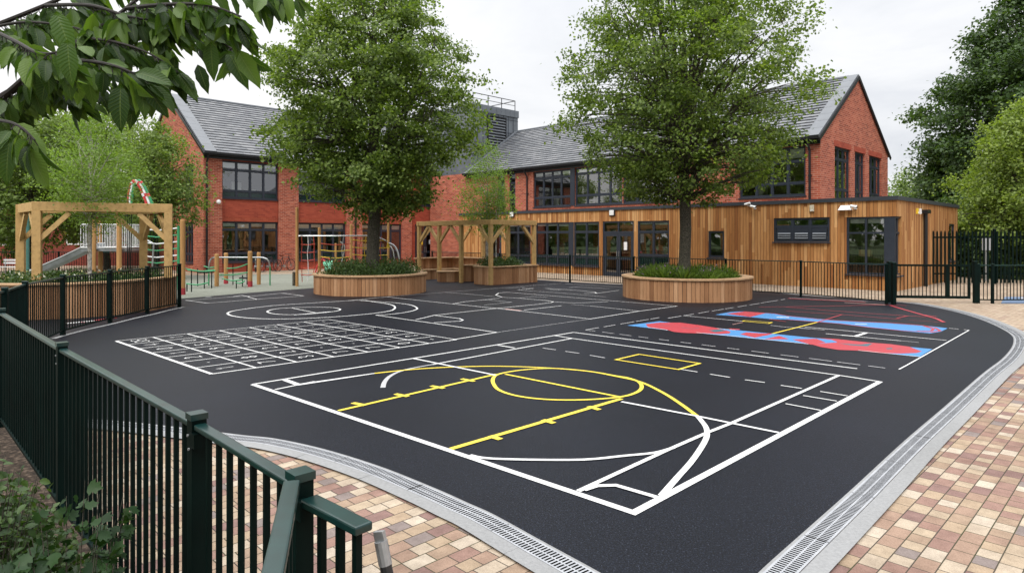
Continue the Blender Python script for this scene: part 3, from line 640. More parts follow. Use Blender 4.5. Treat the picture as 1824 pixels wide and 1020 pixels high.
def doorset(par, fr, x0, x1, z1, n, y, fan=.20, room=2.0):
    zt = z1*(1-fan); mb = MB(); d0, d1 = y-.03, y+.05
    mb.box(x0, x0+.08, d0, d1, 0, z1, fr).box(x1-.08, x1, d0, d1, 0, z1, fr).box(x0+.08, x1-.08, d0, d1, z1-.08, z1, fr).box(x0+.08, x1-.08, d0, d1, zt-.05, zt+.05, fr)
    mb.box((x0+x1)/2-.04, (x0+x1)/2+.04, d0, d1, zt+.05, z1-.08, fr)
    fo = mb.build('door_frame', M['anth'], par, local=True)
    MB().face([fr.p(x0,y+.01,zt), fr.p(x1,y+.01,zt), fr.p(x1,y+.01,z1), fr.p(x0,y+.01,z1)]).build('fanlight', M['glass'], fo, local=True)
    w = (x1-x0-.16)/n
    for i in range(n):
        a = x0+.08+i*w+.005; b = a+w-.01; lm = MB()
        lm.box(a, a+.11, d0+.01, d1-.01, .01, zt-.055, fr).box(b-.11, b, d0+.01, d1-.01, .01, zt-.055, fr).box(a+.11, b-.11, d0+.01, d1-.01, .01, .22, fr).box(a+.11, b-.11, d0+.01, d1-.01, zt-.2, zt-.055, fr).box(a+.11, b-.11, d0+.01, d1-.01, .85, 1.0, fr)
        lf = lm.build('door', M['anth'], par, local=True)
        MB().face([fr.p(a+.11,y+.01,.22), fr.p(b-.11,y+.01,.22), fr.p(b-.11,y+.01,zt-.2), fr.p(a+.11,y+.01,zt-.2)]).build('door_glass', M['glass'], lf, local=True)
        hx = b-.06 if i == 0 else a+.06
        MB().tube([fr.p(hx,d0-.05,.9), fr.p(hx,d0-.05,1.3)], .014, 6).box(hx-.01, hx+.01, d0-.05, d0+.01, .95, .97, fr).box(hx-.01, hx+.01, d0-.05, d0+.01, 1.22, 1.24, fr).build('door_handle', M['steel'], lf, local=True)
    rb = MB(); A, B, Cc, Dd, r, yy = x0, x1, .0, z1, y+room, y+.055
    rb.face([fr.p(A,r,Cc), fr.p(B,r,Cc), fr.p(B,r,Dd), fr.p(A,r,Dd)]).face([fr.p(A,yy,Cc), fr.p(A,r,Cc), fr.p(A,r,Dd), fr.p(A,yy,Dd)]).face([fr.p(B,r,Cc), fr.p(B,yy,Cc), fr.p(B,yy,Dd), fr.p(B,r,Dd)]).face([fr.p(A,r,Dd), fr.p(B,r,Dd), fr.p(B,yy,Dd), fr.p(A,yy,Dd)])
    rb.build('interior', M['room'], fo, local=True)
    return fo

def slope(mb, a, b, up, L, nc, x0off=0):        # slate courses: a-b eave line, up = direction up the slope
    a, b, up = Vector(a), Vector(b), Vector(up).normalized(); nrm = (b-a).normalized().cross(up).normalized(); W = (b-a).length
    if nrm.z < 0: nrm = -nrm
    h = L/nc
    for i in range(nc):
        lo = a+up*(h*i)+nrm*.045; hi = a+up*(h*(i+1))+nrm*.008; dl = b-a
        uv = [(x0off, i+.02), (x0off+W, i+.02), (x0off+W, i+.98), (x0off, i+.98)]
        mb.face([lo, lo+dl, hi+dl, hi], 0, uv)
        bo = a+up*(h*i)+nrm*.008
        mb.face([bo, bo+dl, lo+dl, lo], 1)  # lip drawn black: shadow line under each slate course put into colour

def gable(mb, x, y0, ym, y1, z0, ze, zr, mi=0, fr=ID):
    mb.face([fr.p(x,y0,ze), fr.p(x,y1,ze), fr.p(x,ym,zr)], mi)

# ---- right brick wing: local x runs along the facade (0 = gable end, negative to the left), y into the building
A = Vector((13.0,27.2,0)); AW, AE, AR = 9.3, 6.28, 9.47
kk = lambda u: (u-912)/F
rt = lambda u: -(A.x-A.y*kk(u))/(.7015+.7127*kk(u))
wingR = thing('brick_school_wing', 'brick wing with slate roof and pointed gable standing above the timber clad extension', 'school building', A, math.atan2(-.7127, .7015))
fx = Fr(); LEN = -26.9
wA = [(rt(1317), rt(1435), 3.78, 5.92), (rt(1109)+.02, rt(1109)+3.3, 3.78, 5.92), (rt(1024), rt(1109)-.02, 3.78, 5.92), (rt(950), rt(1016), 3.78, 5.92), (rt(907), rt(918), 3.5, 6.0), (rt(886), rt(899), 3.5, 6.0)]
wA = [(a, b, c, d) for a, b, c, d in wA]
op = list(wA)
mb = MB(); wall_grid(mb, fx, LEN, 0, 0, AE, op, .14)
gfr = Fr((0,0,0), (0,1,0), (-1,0,0)); gw = [(1.65, 3.65, 3.6, 6.0), (4.25, 5.65, 3.6, 6.0), (6.3, 8.2, 3.6, 6.0)]
wall_grid(mb, gfr, 0, AW, 0, AE, gw, .14)
mb.face([(0,0,AE), (0,AW,AE), (0,AW/2,AR)]).face([(LEN,AW,0), (LEN,AW,AE), (0,AW,AE), (0,AW,0)]).face([(LEN,0,0), (LEN,0,AE), (LEN,AW,AE), (LEN,AW,0)])
mb.build('wall', M['brick'], wingR, local=True)
window(wingR, fx, *wA[0], 4, (.26, .70), .11, tint_rows=(), blind=.42, room=1.5)
window(wingR, fx, *wA[1], 4, (.26, .70), .11, tint_rows=(), blind=.2); window(wingR, fx, *wA[2], 4, (.26, .84), .11, tint_rows=(), blind=.22)
window(wingR, fx, *wA[3], 4, (.26, .80), .11, tint_rows=(), blind=.2); window(wingR, fx, *wA[4], 1, (.75,), .11, blind=0); window(wingR, fx, *wA[5], 1, (.75,), .11, blind=0)
MB().box(rt(1016)+.0, rt(1024)-.0, -.02, .06, 3.78, 5.92, fx).build('window_post', M['anth'], wingR, local=True)
for a, b, c, d in gw: window(wingR, gfr, a, b, c, d, 3 if b-a > 1.3 else 2, (.22, .78), .11, blind=0, room=1.4)
lint = MB()
for a, b, c, d in gw: MB().box(a-.1, b+.1, -.012, .02, d+.0, d+.24, gfr).build('soldier_course', M['brick2'], wingR, local=True)
rise = AR-AE; half = AW/2; SL = math.hypot(rise, half); upv = Vector((0, half, rise))/SL
rf = MB(); slope(rf, (-22.8,-.28,AE-.28*rise/half+.12), (-.02,-.28,AE-.28*rise/half+.12), upv, SL+.34, 21)
u2 = Vector((0,-half,rise)); slope(rf, (-.02,AW+.28,AE-.28*rise/half+.12), (-22.8,AW+.28,AE-.28*rise/half+.12), u2, SL+.34, 21)
ro = rf.build('roof', [M['slate'], M['black']], wingR, local=True)
MB().tube([(-22.8,half,AR+.13), (-.4,half,AR+.13)], .09, 8).build('ridge_tiles', M['zincl'], ro, local=True)
vg = MB(); nv = Vector((0,-rise,half)).normalized()
for k in range(9):                                # coping slabs up the gable
    a = Vector((-.24,-.30,AE-.30*rise/half+.15))+upv*((SL+.36)*k/9); b = a+upv*((SL+.36)/9-.012); vg.bar(a, b, .56, .13, up=nv)
    a2 = Vector((-.24,AW+.30,AE-.30*rise/half+.15))+u2.normalized()*((SL+.36)*k/9); b2 = a2+u2.normalized()*((SL+.36)/9-.012); vg.bar(a2, b2, .56, .13, up=Vector((0,rise,half)).normalized())
vg.build('verge_coping', M['zincl'], ro, local=True)
mb = MB().bar((.06,-.30,AE-.30*rise/half+.02), (.06,half,AR+.05), .05, .16, up=nv).bar((.06,AW+.30,AE-.30*rise/half+.02), (.06,half,AR+.05), .05, .16, up=Vector((0,rise,half)).normalized())
mb.build('barge_board', M['black'], ro, local=True)
MB().box(-22.9, .05, -.40, -.27, AE-.16, AE-.04).box(-22.9, 0, -.27, -.005, AE-.22, AE-.16).box(-22.9, 0, -.05, -.004, AE-.34, AE-.22).build('gutter', M['black'], ro, local=True)
vl = MB()
for k in range(8):
    a = Vector((-22.72,-.30,AE-.30*rise/half+.14))+upv*((SL+.36)*k/8); vl.bar(a, a+upv*((SL+.36)/8-.01), .3, .1, up=nv)
vl.build('verge_coping', M['zincl'], ro, local=True)
for x in (-.42, rt(940)):
    MB().tube([(x,-.33,AE-.12), (x,-.30,AE-.3), (x,-.07,AE-.62), (x,-.07,3.3)], .05, 8).box(x-.08, x+.08, -.09, -.003, 4.6, 4.64).build('downpipe', M['black'], wingR, local=True)

# ---- plant tower in grey zinc
tower = thing('plant_tower', 'grey zinc clad plant tower with louvred vent and roof rail above the slates', 'tower', A, math.atan2(-.7127, .7015))
tb = MB(); x1, x0, y0, y1, zt = -23.0, -27.6, .6, 5.0, 11.15; tb.box(x0, x1, y0, y1, 5.5, zt-.5)
tw = tb.build('tower_wall', M['zinc'], tower, local=True)
sm = MB()
for i in range(1, 9):
    y = y0+(y1-y0)*i/9; sm.box(x1+.002, x1+.022, y-.012, y+.012, 5.6, zt-.5)
for j in range(5): sm.box(x1+.002, x1+.016, y0, y1, 6.6+j*.95, 6.62+j*.95)
sm.build('standing_seam', M['anth'], tw, local=True)
cp = MB()
for i in range(10): cp.box(x1-.1, x1+.07, y0-.05+(y1-y0+.1)*i/10, y0-.05+(y1-y0+.1)*(i+1)/10-.015, zt-.5, zt)
cp.box(x0-.05, x1-.1, y0-.05, y1+.05, zt-.5, zt-.02); cp.build('parapet', M['zinc'], tower, local=True)
lv = MB(); ly0, ly1, lz0, lz1 = 1.95, 3.75, 8.15, 10.5; lv.box(x1+.022, x1+.10, ly0, ly0+.08, lz0, lz1).box(x1+.022, x1+.10, ly1-.08, ly1, lz0, lz1).box(x1+.022, x1+.1, ly0+.08, ly1-.08, lz0, lz0+.08).box(x1+.022, x1+.1, ly0+.08, ly1-.08, lz1-.08, lz1)
lvo = lv.box(x1+.018, x1+.03, ly0+.08, ly1-.08, lz0+.08, lz1-.08).build('louvre_vent', M['black'], tower, local=True); ls = MB()
for k in range(11):
    z = lz0+.14+k*.2; ls.hexa([(x1+.03,ly0+.08,z+.06),(x1+.10,ly0+.08,z-.02),(x1+.10,ly1-.08,z-.02),(x1+.03,ly1-.08,z+.06),(x1+.03,ly0+.08,z+.09),(x1+.10,ly0+.08,z+.01),(x1+.10,ly1-.08,z+.01),(x1+.03,ly1-.08,z+.09)])
ls.build('louvre_blades', M['zinc'], lvo, local=True)
rl = MB()
for y in (.8, 2.2, 3.5, 4.85): rl.tube([(x1-.15,y,zt), (x1-.15,y,zt+.75)], .03, 6)
rl.tube([(x1-.15,.8,zt+.75), (x1-.15,4.85,zt+.75), (x0+.2,4.85,zt+.75)], .03, 6).tube([(x1-.15,.8,zt+.4), (x1-.15,4.85,zt+.4)], .022, 6).build('roof_rail', M['black'], tower, local=True)

# ---- left brick wing: local x along the facade to the right, y into the building
Lo = Vector((-16.97,35.5,0)); LE, LR, LH = 6.72, 10.6, 5.75
wingL = thing('brick_school_wing', 'two storey red brick wing with slate roof and gable at the left of the playground', 'school building', Lo, math.atan2(.7015, .7127))
ls_ = lambda u: (kk(u)*Lo.y-Lo.x)/(.7127-.7015*kk(u))
bays = [(ls_(396), ls_(497)), (ls_(532), ls_(617.5)), (ls_(645.5), ls_(717))]
LX = 19.2; y0 = .12
opens = []
for a, b in bays: opens += [(a, b, .55, 2.88), (a, b, 4.2, 6.32)]
dr0, dr1 = ls_(741), ls_(779); opens += [(dr0, dr1, 0, 2.9), (ls_(752), ls_(795), 4.2, 6.32)]
mb = MB(); wall_grid(mb, fx, 0, LX, 0, LE, opens, .14, y0, 1)
edges = [0]+[q for b in bays for q in b]+[dr0-.35, ls_(795)+.1, LX]
for a, b in zip(edges[0::2], edges[1::2]):        # brick piers stand proud between the bays
    if b-a > .1: mb.box(a, b-.002, 0, y0-.002, 0, LE, fx, 0)
lg = Fr((0,0,0), (0,-1,0), (1,0,0)); D2 = 2*LH
lgw = [(-3.1, -1.6, 4.1, 6.2), (-3.1, -1.6, .5, 2.85), (-6.4, -4.9, 4.1, 6.2), (-6.4, -4.9, .5, 2.85)]
wall_grid(mb, lg, -D2, -y0, 0, LE, lgw, .14, 0, 0)
mb.face([(0,D2,LE), (0,0,LE), (0,LH,LR)], 0).face([(LX,0,LE), (LX,D2,LE), (LX,LH,LR)], 0).face([(LX,y0,0), (LX,D2,0), (LX,D2,LE), (LX,y0,LE)], 0).face([(LX,D2,0), (0,D2,0), (0,D2,LE), (LX,D2,LE)], 0)
mb.face([(0,0,LE), (0,y0,LE), (LX,y0,LE), (LX,0,LE)], 0)
mb.build('wall', [M['brick'], M['brick2']], wingL, local=True)
for i, (a, b) in enumerate(bays):
    window(wingL, fx, a, b, .55, 2.88, 4, (.22, .80), y0+.10, tint_rows=(0,), blind=.30, room=2.4)
    window(wingL, fx, a, b, 4.2, 6.32, 4, (.20, .76), y0+.10, tint_rows=(0,), blind=.25, room=2.4)
window(wingL, fx, ls_(752), ls_(795), 4.2, 6.32, 2, (.20, .76), y0+.10, tint_rows=(0,), blind=.25)
for q in lgw: window(wingL, lg, *q, 3, (.22, .76), .10, blind=.2, room=1.3)
doorset(wingL, fx, dr0, dr1, 2.9, 2, y0+.1)
st = MB().box(dr0+.5, dr0+.72, y0+.052, y0+.058, 1.45, 1.72, fx).build('door_sticker', M['yelplay'], wingL, local=True)
MB().box(dr1-.62, dr1-.42, y0+.052, y0+.058, 1.5, 1.8, fx).build('door_notice', M['wht'], wingL, local=True)
SOLD = brick("soldier_brick", [(0, (.30, .055, .03)), (1, (.40, .085, .045))], (.33, .10, .06))
for a, b in bays: MB().box(a, b, y0-.014, y0-.001, 2.885, 3.14, fx).build('soldier_course', SOLD, wingL, local=True)
rise = LR-LE; SL = math.hypot(rise, LH); upv = Vector((0, LH, rise))/SL; u2 = Vector((0,-LH,rise)); nv = Vector((0,-rise,LH)).normalized(); nv2 = Vector((0,rise,LH)).normalized(); e0 = LE-.28*rise/LH+.12
rf = MB(); slope(rf, (.02,-.28,e0), (LX,-.28,e0), upv, SL+.34, 22, .2); slope(rf, (LX,D2+.28,e0), (.02,D2+.28,e0), u2, SL+.34, 22)
ro = rf.build('roof', [M['slate'], M['black']], wingL, local=True)
MB().tube([(.5,LH,LR+.13), (LX,LH,LR+.13)], .1, 8).build('ridge_tiles', M['zincl'], ro, local=True)
vg = MB()
for k in range(9):
    s = (SL+.36)/9; a = Vector((.30,-.30,e0+.03))+upv*(s*k); vg.bar(a, a+upv*(s-.012), .62, .12, up=nv); a2 = Vector((.30,D2+.30,e0+.03))+u2.normalized()*(s*k); vg.bar(a2, a2+u2.normalized()*(s-.012), .70, .13, up=nv2)
vg.build('verge_coping', M['zincl'], ro, local=True)
MB().bar((-.07,-.30,e0-.1), (-.07,LH,LR-.05), .05, .14, up=nv).bar((-.07,D2+.30,e0-.1), (-.07,LH,LR-.05), .05, .14, up=nv2).build('barge_board', M['black'], ro, local=True)
MB().box(-.05, LX, -.42, -.28, LE-.15, LE-.02).box(0, LX, -.28, -.005, LE-.22, LE-.15).box(0, LX, -.03, -.004, LE-.36, LE-.22).build('gutter', M['black'], ro, local=True)
for x in (.16, ls_(633)):
    MB().tube([(x,-.35,LE-.1), (x,-.3,LE-.3), (x,-.06,LE-.6), (x,-.06,0)], .055, 8).build('downpipe', M['black'], wingL, local=True)
t = thing('bulb_camera', 'white dome camera on the brick pier of the left wing near the corner', 'security camera', Lo+E2*.75, math.atan2(.7015, .7127))
MB().box(-.05, .05, -.06, .0, 3.9, 4.05).tube([(0,-.06,3.98), (0,-.2,3.98)], .025, 8).build('bracket', M['wht'], t, local=True)
MB().tube([(0,-.2,4.06), (0,-.2,4.0), (0,-.2,3.9), (0,-.2,3.83)], [.06, .11, .11, .05], 10).build('dome', M['wht'], t, local=True)

# ---- timber clad extension: local x along the facade (0 = right corner), y into the building
Co = Vector((14.12,23.7,0)); TH_ = 3.36
ext = thing('timber_extension', 'single storey cedar clad extension with dark windows and flat roof', 'school building', Co, math.atan2(-.7127, .7015))
tt = lambda u: -(Co.x-Co.y*kk(u))/(.7015+.7127*kk(u))
TL = -24.96; SD = 9.8
lw = (tt(1378), tt(1478), 1.80, 2.78); sw = (tt(1261.5), tt(1290), 1.08, 2.27); w3 = (tt(1135.6), tt(1192), .52, 2.78); dd = (tt(1073.5), tt(1129), 0, 2.8); w2 = (tt(1022), tt(1067), .46, 2.8); w1 = (tt(953.6), tt(1014), .46, 2.8); w0 = (tt(900), tt(945), .46, 2.8); wd = (tt(862), tt(893), 0, 2.8)
cw = (-1.72, 0, .58, 2.76)
mb = MB(); wall_grid(mb, fx, TL, -.0, 0, TH_, [lw, sw, w3, dd, w2, w1, w0, wd, cw], .12)
sf = Fr((0,0,0), (0,1,0), (-1,0,0))
wall_grid(mb, sf, 0, SD, 0, TH_, [(0, .62, .58, 2.76), (8.1, 9.2, .9, 2.6)], .12)
mb.face([(TL,0,0), (TL,0,TH_), (TL,SD,TH_), (TL,SD,0)]).face([(TL,SD,0), (TL,SD,TH_), (0,SD,TH_), (0,SD,0)])
mb.build('cladding', M['clad'], ext, local=True)
pr = MB().box(TL, .06, -.06, .26, TH_, TH_+.15).box(-.26, .06, .26, SD+.06, TH_, TH_+.15).box(TL, -.26, SD-.2, SD+.06, TH_, TH_+.15)
pr.build('parapet_trim', plain('dark_grey_trim', (.035, .04, .05), .45), ext, local=True)
MB().face([(TL,.26,TH_+.01), (-.26,.26,TH_+.01), (-.26,SD-.2,TH_+.01), (TL,SD-.2,TH_+.01)]).build('flat_roof', M['roofdeck'], ext, local=True)
window(ext, fx, *lw, 3, (.62,), .06, blind=0, room=1.4, name='louvre_window')
lb = MB()
for i in range(3):
    a = lw[0]+.12+(lw[1]-lw[0]-.14)*i/3; b = lw[0]+.02+(lw[1]-lw[0]-.14)*(i+1)/3
    lb.box(a, b, .045, .065, lw[2]+.09, lw[2]+.56, fx, 1)
    for k in range(3): lb.hexa([fx.p(*q) for q in ((a+.05,.043,lw[2]+.17+k*.09),(b-.03,.043,lw[2]+.17+k*.09),(b-.03,.005,lw[2]+.13+k*.09),(a+.05,.005,lw[2]+.13+k*.09),(a+.05,.043,lw[2]+.19+k*.09),(b-.03,.043,lw[2]+.19+k*.09),(b-.03,.005,lw[2]+.15+k*.09),(a+.05,.005,lw[2]+.15+k*.09))], 0)
lb.build('louvre_blades', [M['zinc'], M['anth']], ext, local=True)
window(ext, fx, *sw, 1, (), .06, blind=0, room=1.2); window(ext, fx, *w3, 2, (.26, .76), .06, tint_rows=(0,), blind=.12, room=2.2)
window(ext, fx, *w2, 2, (.2, .77), .06, tint_rows=(0,), blind=.12, room=2.2); window(ext, fx, *w1, 3, (.2, .77), .06, tint_rows=(0,), blind=.12, room=2.2); window(ext, fx, *w0, 2, (.2, .77), .06, tint_rows=(0,), blind=.12, room=2.2)
MB().box(w1[1]+.002, w2[0]-.002, -.004, .1, .46, 2.8, fx).build('window_post', M['anth'], ext, local=True)
doorset(ext, fx, dd[0], dd[1], 2.8, 2, .06, .2); doorset(ext, fx, wd[0], wd[1], 2.8, 1, .06, .2)
MB().box(dd[1]-.6, dd[1]-.4, .0, .004, 1.35, 1.75, fx).build('door_notice', M['wht'], ext, local=True)
# corner window: frames on both faces, square post on the corner, one room behind
c1w = MB().box(-1.72, -1.65, .03, .11, .58, 2.76).box(-1.65, -.42, .03, .11, .58, .65).box(-1.65, -.42, .03, .11, 2.69, 2.76).box(-1.08, -1.01, .034, .106, .65, 2.69).box(-1.65, -1.08, .036, .104, 2.12, 2.19).box(-1.01, -.42, .036, .104, 2.12, 2.19)
c1w.box(-1.65, -1.08, .036, .104, .95, 1.01).box(-1.01, -.42, .036, .104, .95, 1.01).box(-.42, -.06, .02, .14, .58, 2.76).box(-.13, -.06, .14, .62, .58, .65).box(-.13, -.06, .14, .62, 2.69, 2.76).box(-.125, -.065, .14, .62, 2.12, 2.19).box(-.128, -.062, .36, .40, .65, 2.69).box(-1.76, .03, -.09, .0, .53, .577).box(.0, .09, -.09, .66, .53, .577)
cwo = c1w.build('corner_window', M['anth'], ext, local=True)
MB().face([(-1.65,.07,.6), (-.42,.07,.6), (-.42,.07,2.72), (-1.65,.07,2.72)]).face([(-.095,.14,.6), (-.095,.62,.6), (-.095,.62,2.72), (-.095,.14,2.72)]).build('pane', M['glass'], cwo, local=True)
MB().face([(-1.72,1.6,.58), (-.14,1.6,.58), (-.14,1.6,2.76), (-1.72,1.6,2.76)]).face([(-1.72,.12,.58), (-1.72,1.6,.58), (-1.72,1.6,2.76), (-1.72,.12,2.76)]).face([(-1.72,.12,2.755), (-.14,.12,2.755), (-.14,1.6,2.755), (-1.72,1.6,2.755)]).face([(-1.72,.12,.585), (-.14,.12,.585), (-.14,1.6,.585), (-1.72,1.6,.585)]).face([(-.14,.63,.58), (-.14,1.6,.58), (-.14,1.6,2.76), (-.14,.63,2.76)]).box(-1.5, -1.1, .7, 1.0, 1.25, 1.5, ID, 1).build('interior', [M['room'], M['timber']], cwo, local=True)
MB().box(-1.62, -1.1, .13, .14, 2.52, 2.7).box(-1.0, -.45, .13, .14, 2.52, 2.7).build('blind', M['blind'], cwo, local=True)
window(ext, sf, 8.1, 9.2, .9, 2.6, 1, (), .06, blind=0, room=1.2)
s0 = 3.62; dp = MB().tube([(.10,s0,2.95), (.10,s0,0)], .075, 8).box(.02, .24, s0-.2, s0+.2, 2.95, 3.1).build('downpipe', M['black'], ext, local=True)

# fittings on the timber wall
def wall_light(u, v, lab):
    x = tt(u); p = Co+E1*(-x); d = p.y; z = CH+(HOR-v)/F*d
    t = thing('wall_light', lab, 'light', p+Vector((0,0,z)), math.atan2(-.7127, .7015), 'square lights on the timber wall')
    MB().box(-.17, .17, -.06, -.002, -.16, .16).build('casing', M['black'], t, local=True); MB().box(-.135, .135, -.105, -.06, -.13, .13).build('diffuser', M['wht'], t, local=True, bevel=.015)
wall_light(913, 382, 'square white wall light above the pergola on the timber wall'); wall_light(1091, 379, 'square white wall light above the glazed double door')
def camera_unit(u, v, lab, ang):
    x = tt(u); p = Co+E1*(-x); z = CH+(HOR-v)/F*p.y
    t = thing('security_camera', lab, 'security camera', p+Vector((0,0,z)), math.atan2(-.7127, .7015), 'bullet cameras on the timber wall')
    MB().box(-.06, .06, -.03, -.002, -.08, .08).tube([(0,-.03,0), (0,-.14,0)], .025, 8).build('bracket', M['wht'], t, local=True)
    c, s = math.cos(ang), math.sin(ang); b = MB().tube([(-.13*c,-.16,.05), (.10*c,-.18,-.01)], [.05, .05], 10).build('body', M['wht'], t, local=True)
    MB().tube([(.10*c,-.18,-.01), (.12*c,-.182,-.015)], [.04, .04], 10).build('lens', M['black'], b, local=True)
camera_unit(1334, 364, 'white bullet camera pointing left, first of a pair on the timber wall', math.pi); camera_unit(1345, 369, 'white bullet camera pointing right, second of a pair on the timber wall', 0); camera_unit(1524, 369, 'white bullet camera beside the floodlight over the corner window', 0)
x = tt(1507); p = Co+E1*(-x); t = thing('floodlight', 'white wedge shaped floodlight above the corner window', 'light', p+Vector((0,0,CH+(HOR-370)/F*p.y)), math.atan2(-.7127, .7015))
MB().hexa([(-.24,-.20,-.09),(.24,-.20,-.09),(.24,-.003,-.09),(-.24,-.003,-.09),(-.16,-.1,.09),(.16,-.1,.09),(.16,-.003,.09),(-.16,-.003,.09)]).build('housing', M['wht'], t, local=True); MB().box(-.2, .2, -.17, -.03, -.105, -.092).build('lens', M['blind'], t, local=True)
x = tt(1447); p = Co+E1*(-x); t = thing('alarm_box', 'small pale alarm box on the timber wall above the louvre window', 'alarm box', p+Vector((0,0,CH+(HOR-371)/F*p.y)), math.atan2(-.7127, .7015))
MB().box(-.08, .08, -.08, -.002, -.13, .13).build('cover', plain('cream_plastic', (.55, .5, .38), .5), t, local=True, bevel=.012); MB().box(-.05, .05, -.085, -.079, -.1, -.06).build('label_plate', M['wht'], t, local=True)
for s, c, lab in ((2.62, 'yelplay', 'small yellow box on the side wall of the timber extension'), (3.05, 'wht', 'small white box beside the downpipe on the timber side wall')):
    p = Co+E2*s; t = thing('alarm_box', lab, 'alarm box', p+Vector((0,0,3.02)), math.atan2(-.7127, .7015))
    MB().box(.002, .08, -.05, .05, -.11, .11).build('cover', M[c], t, local=True, bevel=.01); MB().box(.08, .086, -.03, .03, -.08, -.03).build('label_plate', M['blind'], t, local=True)

# ---- low brick annex behind the play area
an = thing('brick_annex', 'low red brick annex with white framed windows behind the slide', 'school building', (-32,45,0))
mb = MB(); ops = [(-9.5, -6.9, 2.2, 3.6), (-3.3, -1.3, 2.2, 3.6), (1.1, 2.8, 1.5, 3.0), (5.5, 7.5, 1.5, 3.0)]
ops = [(-9.3, -7.4, 1.4, 2.9), (-4.3, -2.2, 1.4, 2.9), (.9, 2.6, 1.45, 2.8), (5.5, 7.5, 1.4, 2.9)]
wall_grid(mb, fx, -14, 11, 0, 3.9, ops, .12); mb.box(-14, 11, .5, 8, 0, 3.9); mb.build('wall', brick('dark_red_brick', [(0, (.17, .04, .03)), (1, (.26, .06, .042))], (.20, .06, .045)), an, local=True)
for q in ops:
    wn = MB().box(q[0], q[0]+.09, .03, .1, q[2], q[3]).box(q[1]-.09, q[1], .03, .1, q[2], q[3]).box(q[0]+.09, q[1]-.09, .03, .1, q[2], q[2]+.1).box(q[0]+.09, q[1]-.09, .03, .1, q[3]-.1, q[3]).box((q[0]+q[1])/2-.04, (q[0]+q[1])/2+.04, .03, .1, q[2]+.1, q[3]-.1).build('window', M['wht'], an, local=True)
    MB().face([(q[0],.07,q[2]), (q[1],.07,q[2]), (q[1],.07,q[3]), (q[0],.07,q[3])]).build('pane', M['glass'], wn, local=True)
MB().box(-14.3, 11.3, -.3, 8.3, 3.9, 4.1).build('flat_roof', M['roofdeck'], an, local=True)
# ------------------------------------------------------------------ planters, pergolas, seats
def circle(c, r, n): return [Vector((c[0]+r*math.cos(2*math.pi*i/n), c[1]+r*math.sin(2*math.pi*i/n), 0)) for i in range(n)]
def round_planter(lab, c, r, h):
    t = thing('round_planter', lab, 'planter', (c[0], c[1], 0), 0, None); n = 100; mb = MB()
    for i in range(n):
        a0 = 2*math.pi*(i+.045)/n; a1 = 2*math.pi*(i+.955)/n; ro = r+random.uniform(-.004, .004); ri = r-.03
        q = [(c[0]+k*math.cos(a), c[1]+k*math.sin(a)) for k, a in ((ro, a0), (ro, a1), (ri, a1), (ri, a0))]
        mb.hexa([(*p, .012) for p in q]+[(*p, h-.05) for p in q])
    mb.build('board_cladding', M['planter'], t)
    rm = MB(); ns = 12
    for i in range(ns):                              # the seat rim is made of curved segments
        for k in range(6):
            a0 = 2*math.pi*(i+(k+(.02 if k == 0 else 0))/6)/ns; a1 = 2*math.pi*(i+(k+1)/6)/ns
            q = [(c[0]+kk_*math.cos(a), c[1]+kk_*math.sin(a)) for kk_, a in ((r+.05, a0), (r+.05, a1), (r-.30, a1), (r-.30, a0))]
            rm.hexa([(*p, h-.048) for p in q]+[(*p, h) for p in q])
    rm.build('seat_rim', M['rim'], t)
    MB().ring(circle(c, r-.035, 48), circle(c, r-.07, 48), .02, h-.052).build('liner', M['black'], t)
    MB().face([(p.x, p.y, h-.12) for p in circle(c, r-.05, 48)]).build('soil', M['soil'], t)
    return t
P1 = (-5.15, 23.55); P2 = (5.82, 21.6)
round_planter('round timber planter under the left large tree in the middle of the playground', P1, 2.0, .70)
round_planter('round timber planter under the right large tree near the low railing', P2, 2.08, .72)

def offset_poly(P, d):                             # outward for counter-clockwise polygons
    out = []; n = len(P)
    for i in range(n):
        a, b, c = Vector(P[i-1][:2]), Vector(P[i][:2]), Vector(P[(i+1) % n][:2])
        u = (b-a).normalized(); w = (c-b).normalized(); n1 = Vector((u.y, -u.x)); n2 = Vector((w.y, -w.x)); m_ = (n1+n2); m_ = m_/max(.3, m_.dot(n1))
        m_ = m_ if m_.length < 2 else m_.normalized()*2
        out.append(Vector((b.x+m_.x*d, b.y+m_.y*d, 0)))
    return out
def poly_planter(lab, P, h, name='timber_planter', pw=.13, rimw=.22):
    t = thing(name, lab, 'planter', (P[0][0], P[0][1], 0)); mb = MB(); n = len(P)
    for i in range(n):
        a = Vector((*P[i][:2], 0)); b = Vector((*P[(i+1) % n][:2], 0)); L = (b-a).length; d = (b-a)/L; fr = Fr(a, d, Vector((-d.y, d.x, 0))); k = max(1, round(L/pw))
        for j in range(k): mb.box(L*j/k+.005, L*(j+1)/k-.005, random.uniform(-.003, .003), .03, .012, h-.045, fr)
    mb.build('board_cladding', M['planter'], t)
    MB().ring(offset_poly(P, .04), offset_poly(P, -rimw), h-.043, h).build('seat_rim', M['rim'], t)
    MB().face([(p.x, p.y, h-.12) for p in offset_poly(P, -.03)]).build('soil', M['soil'], t)
    return t
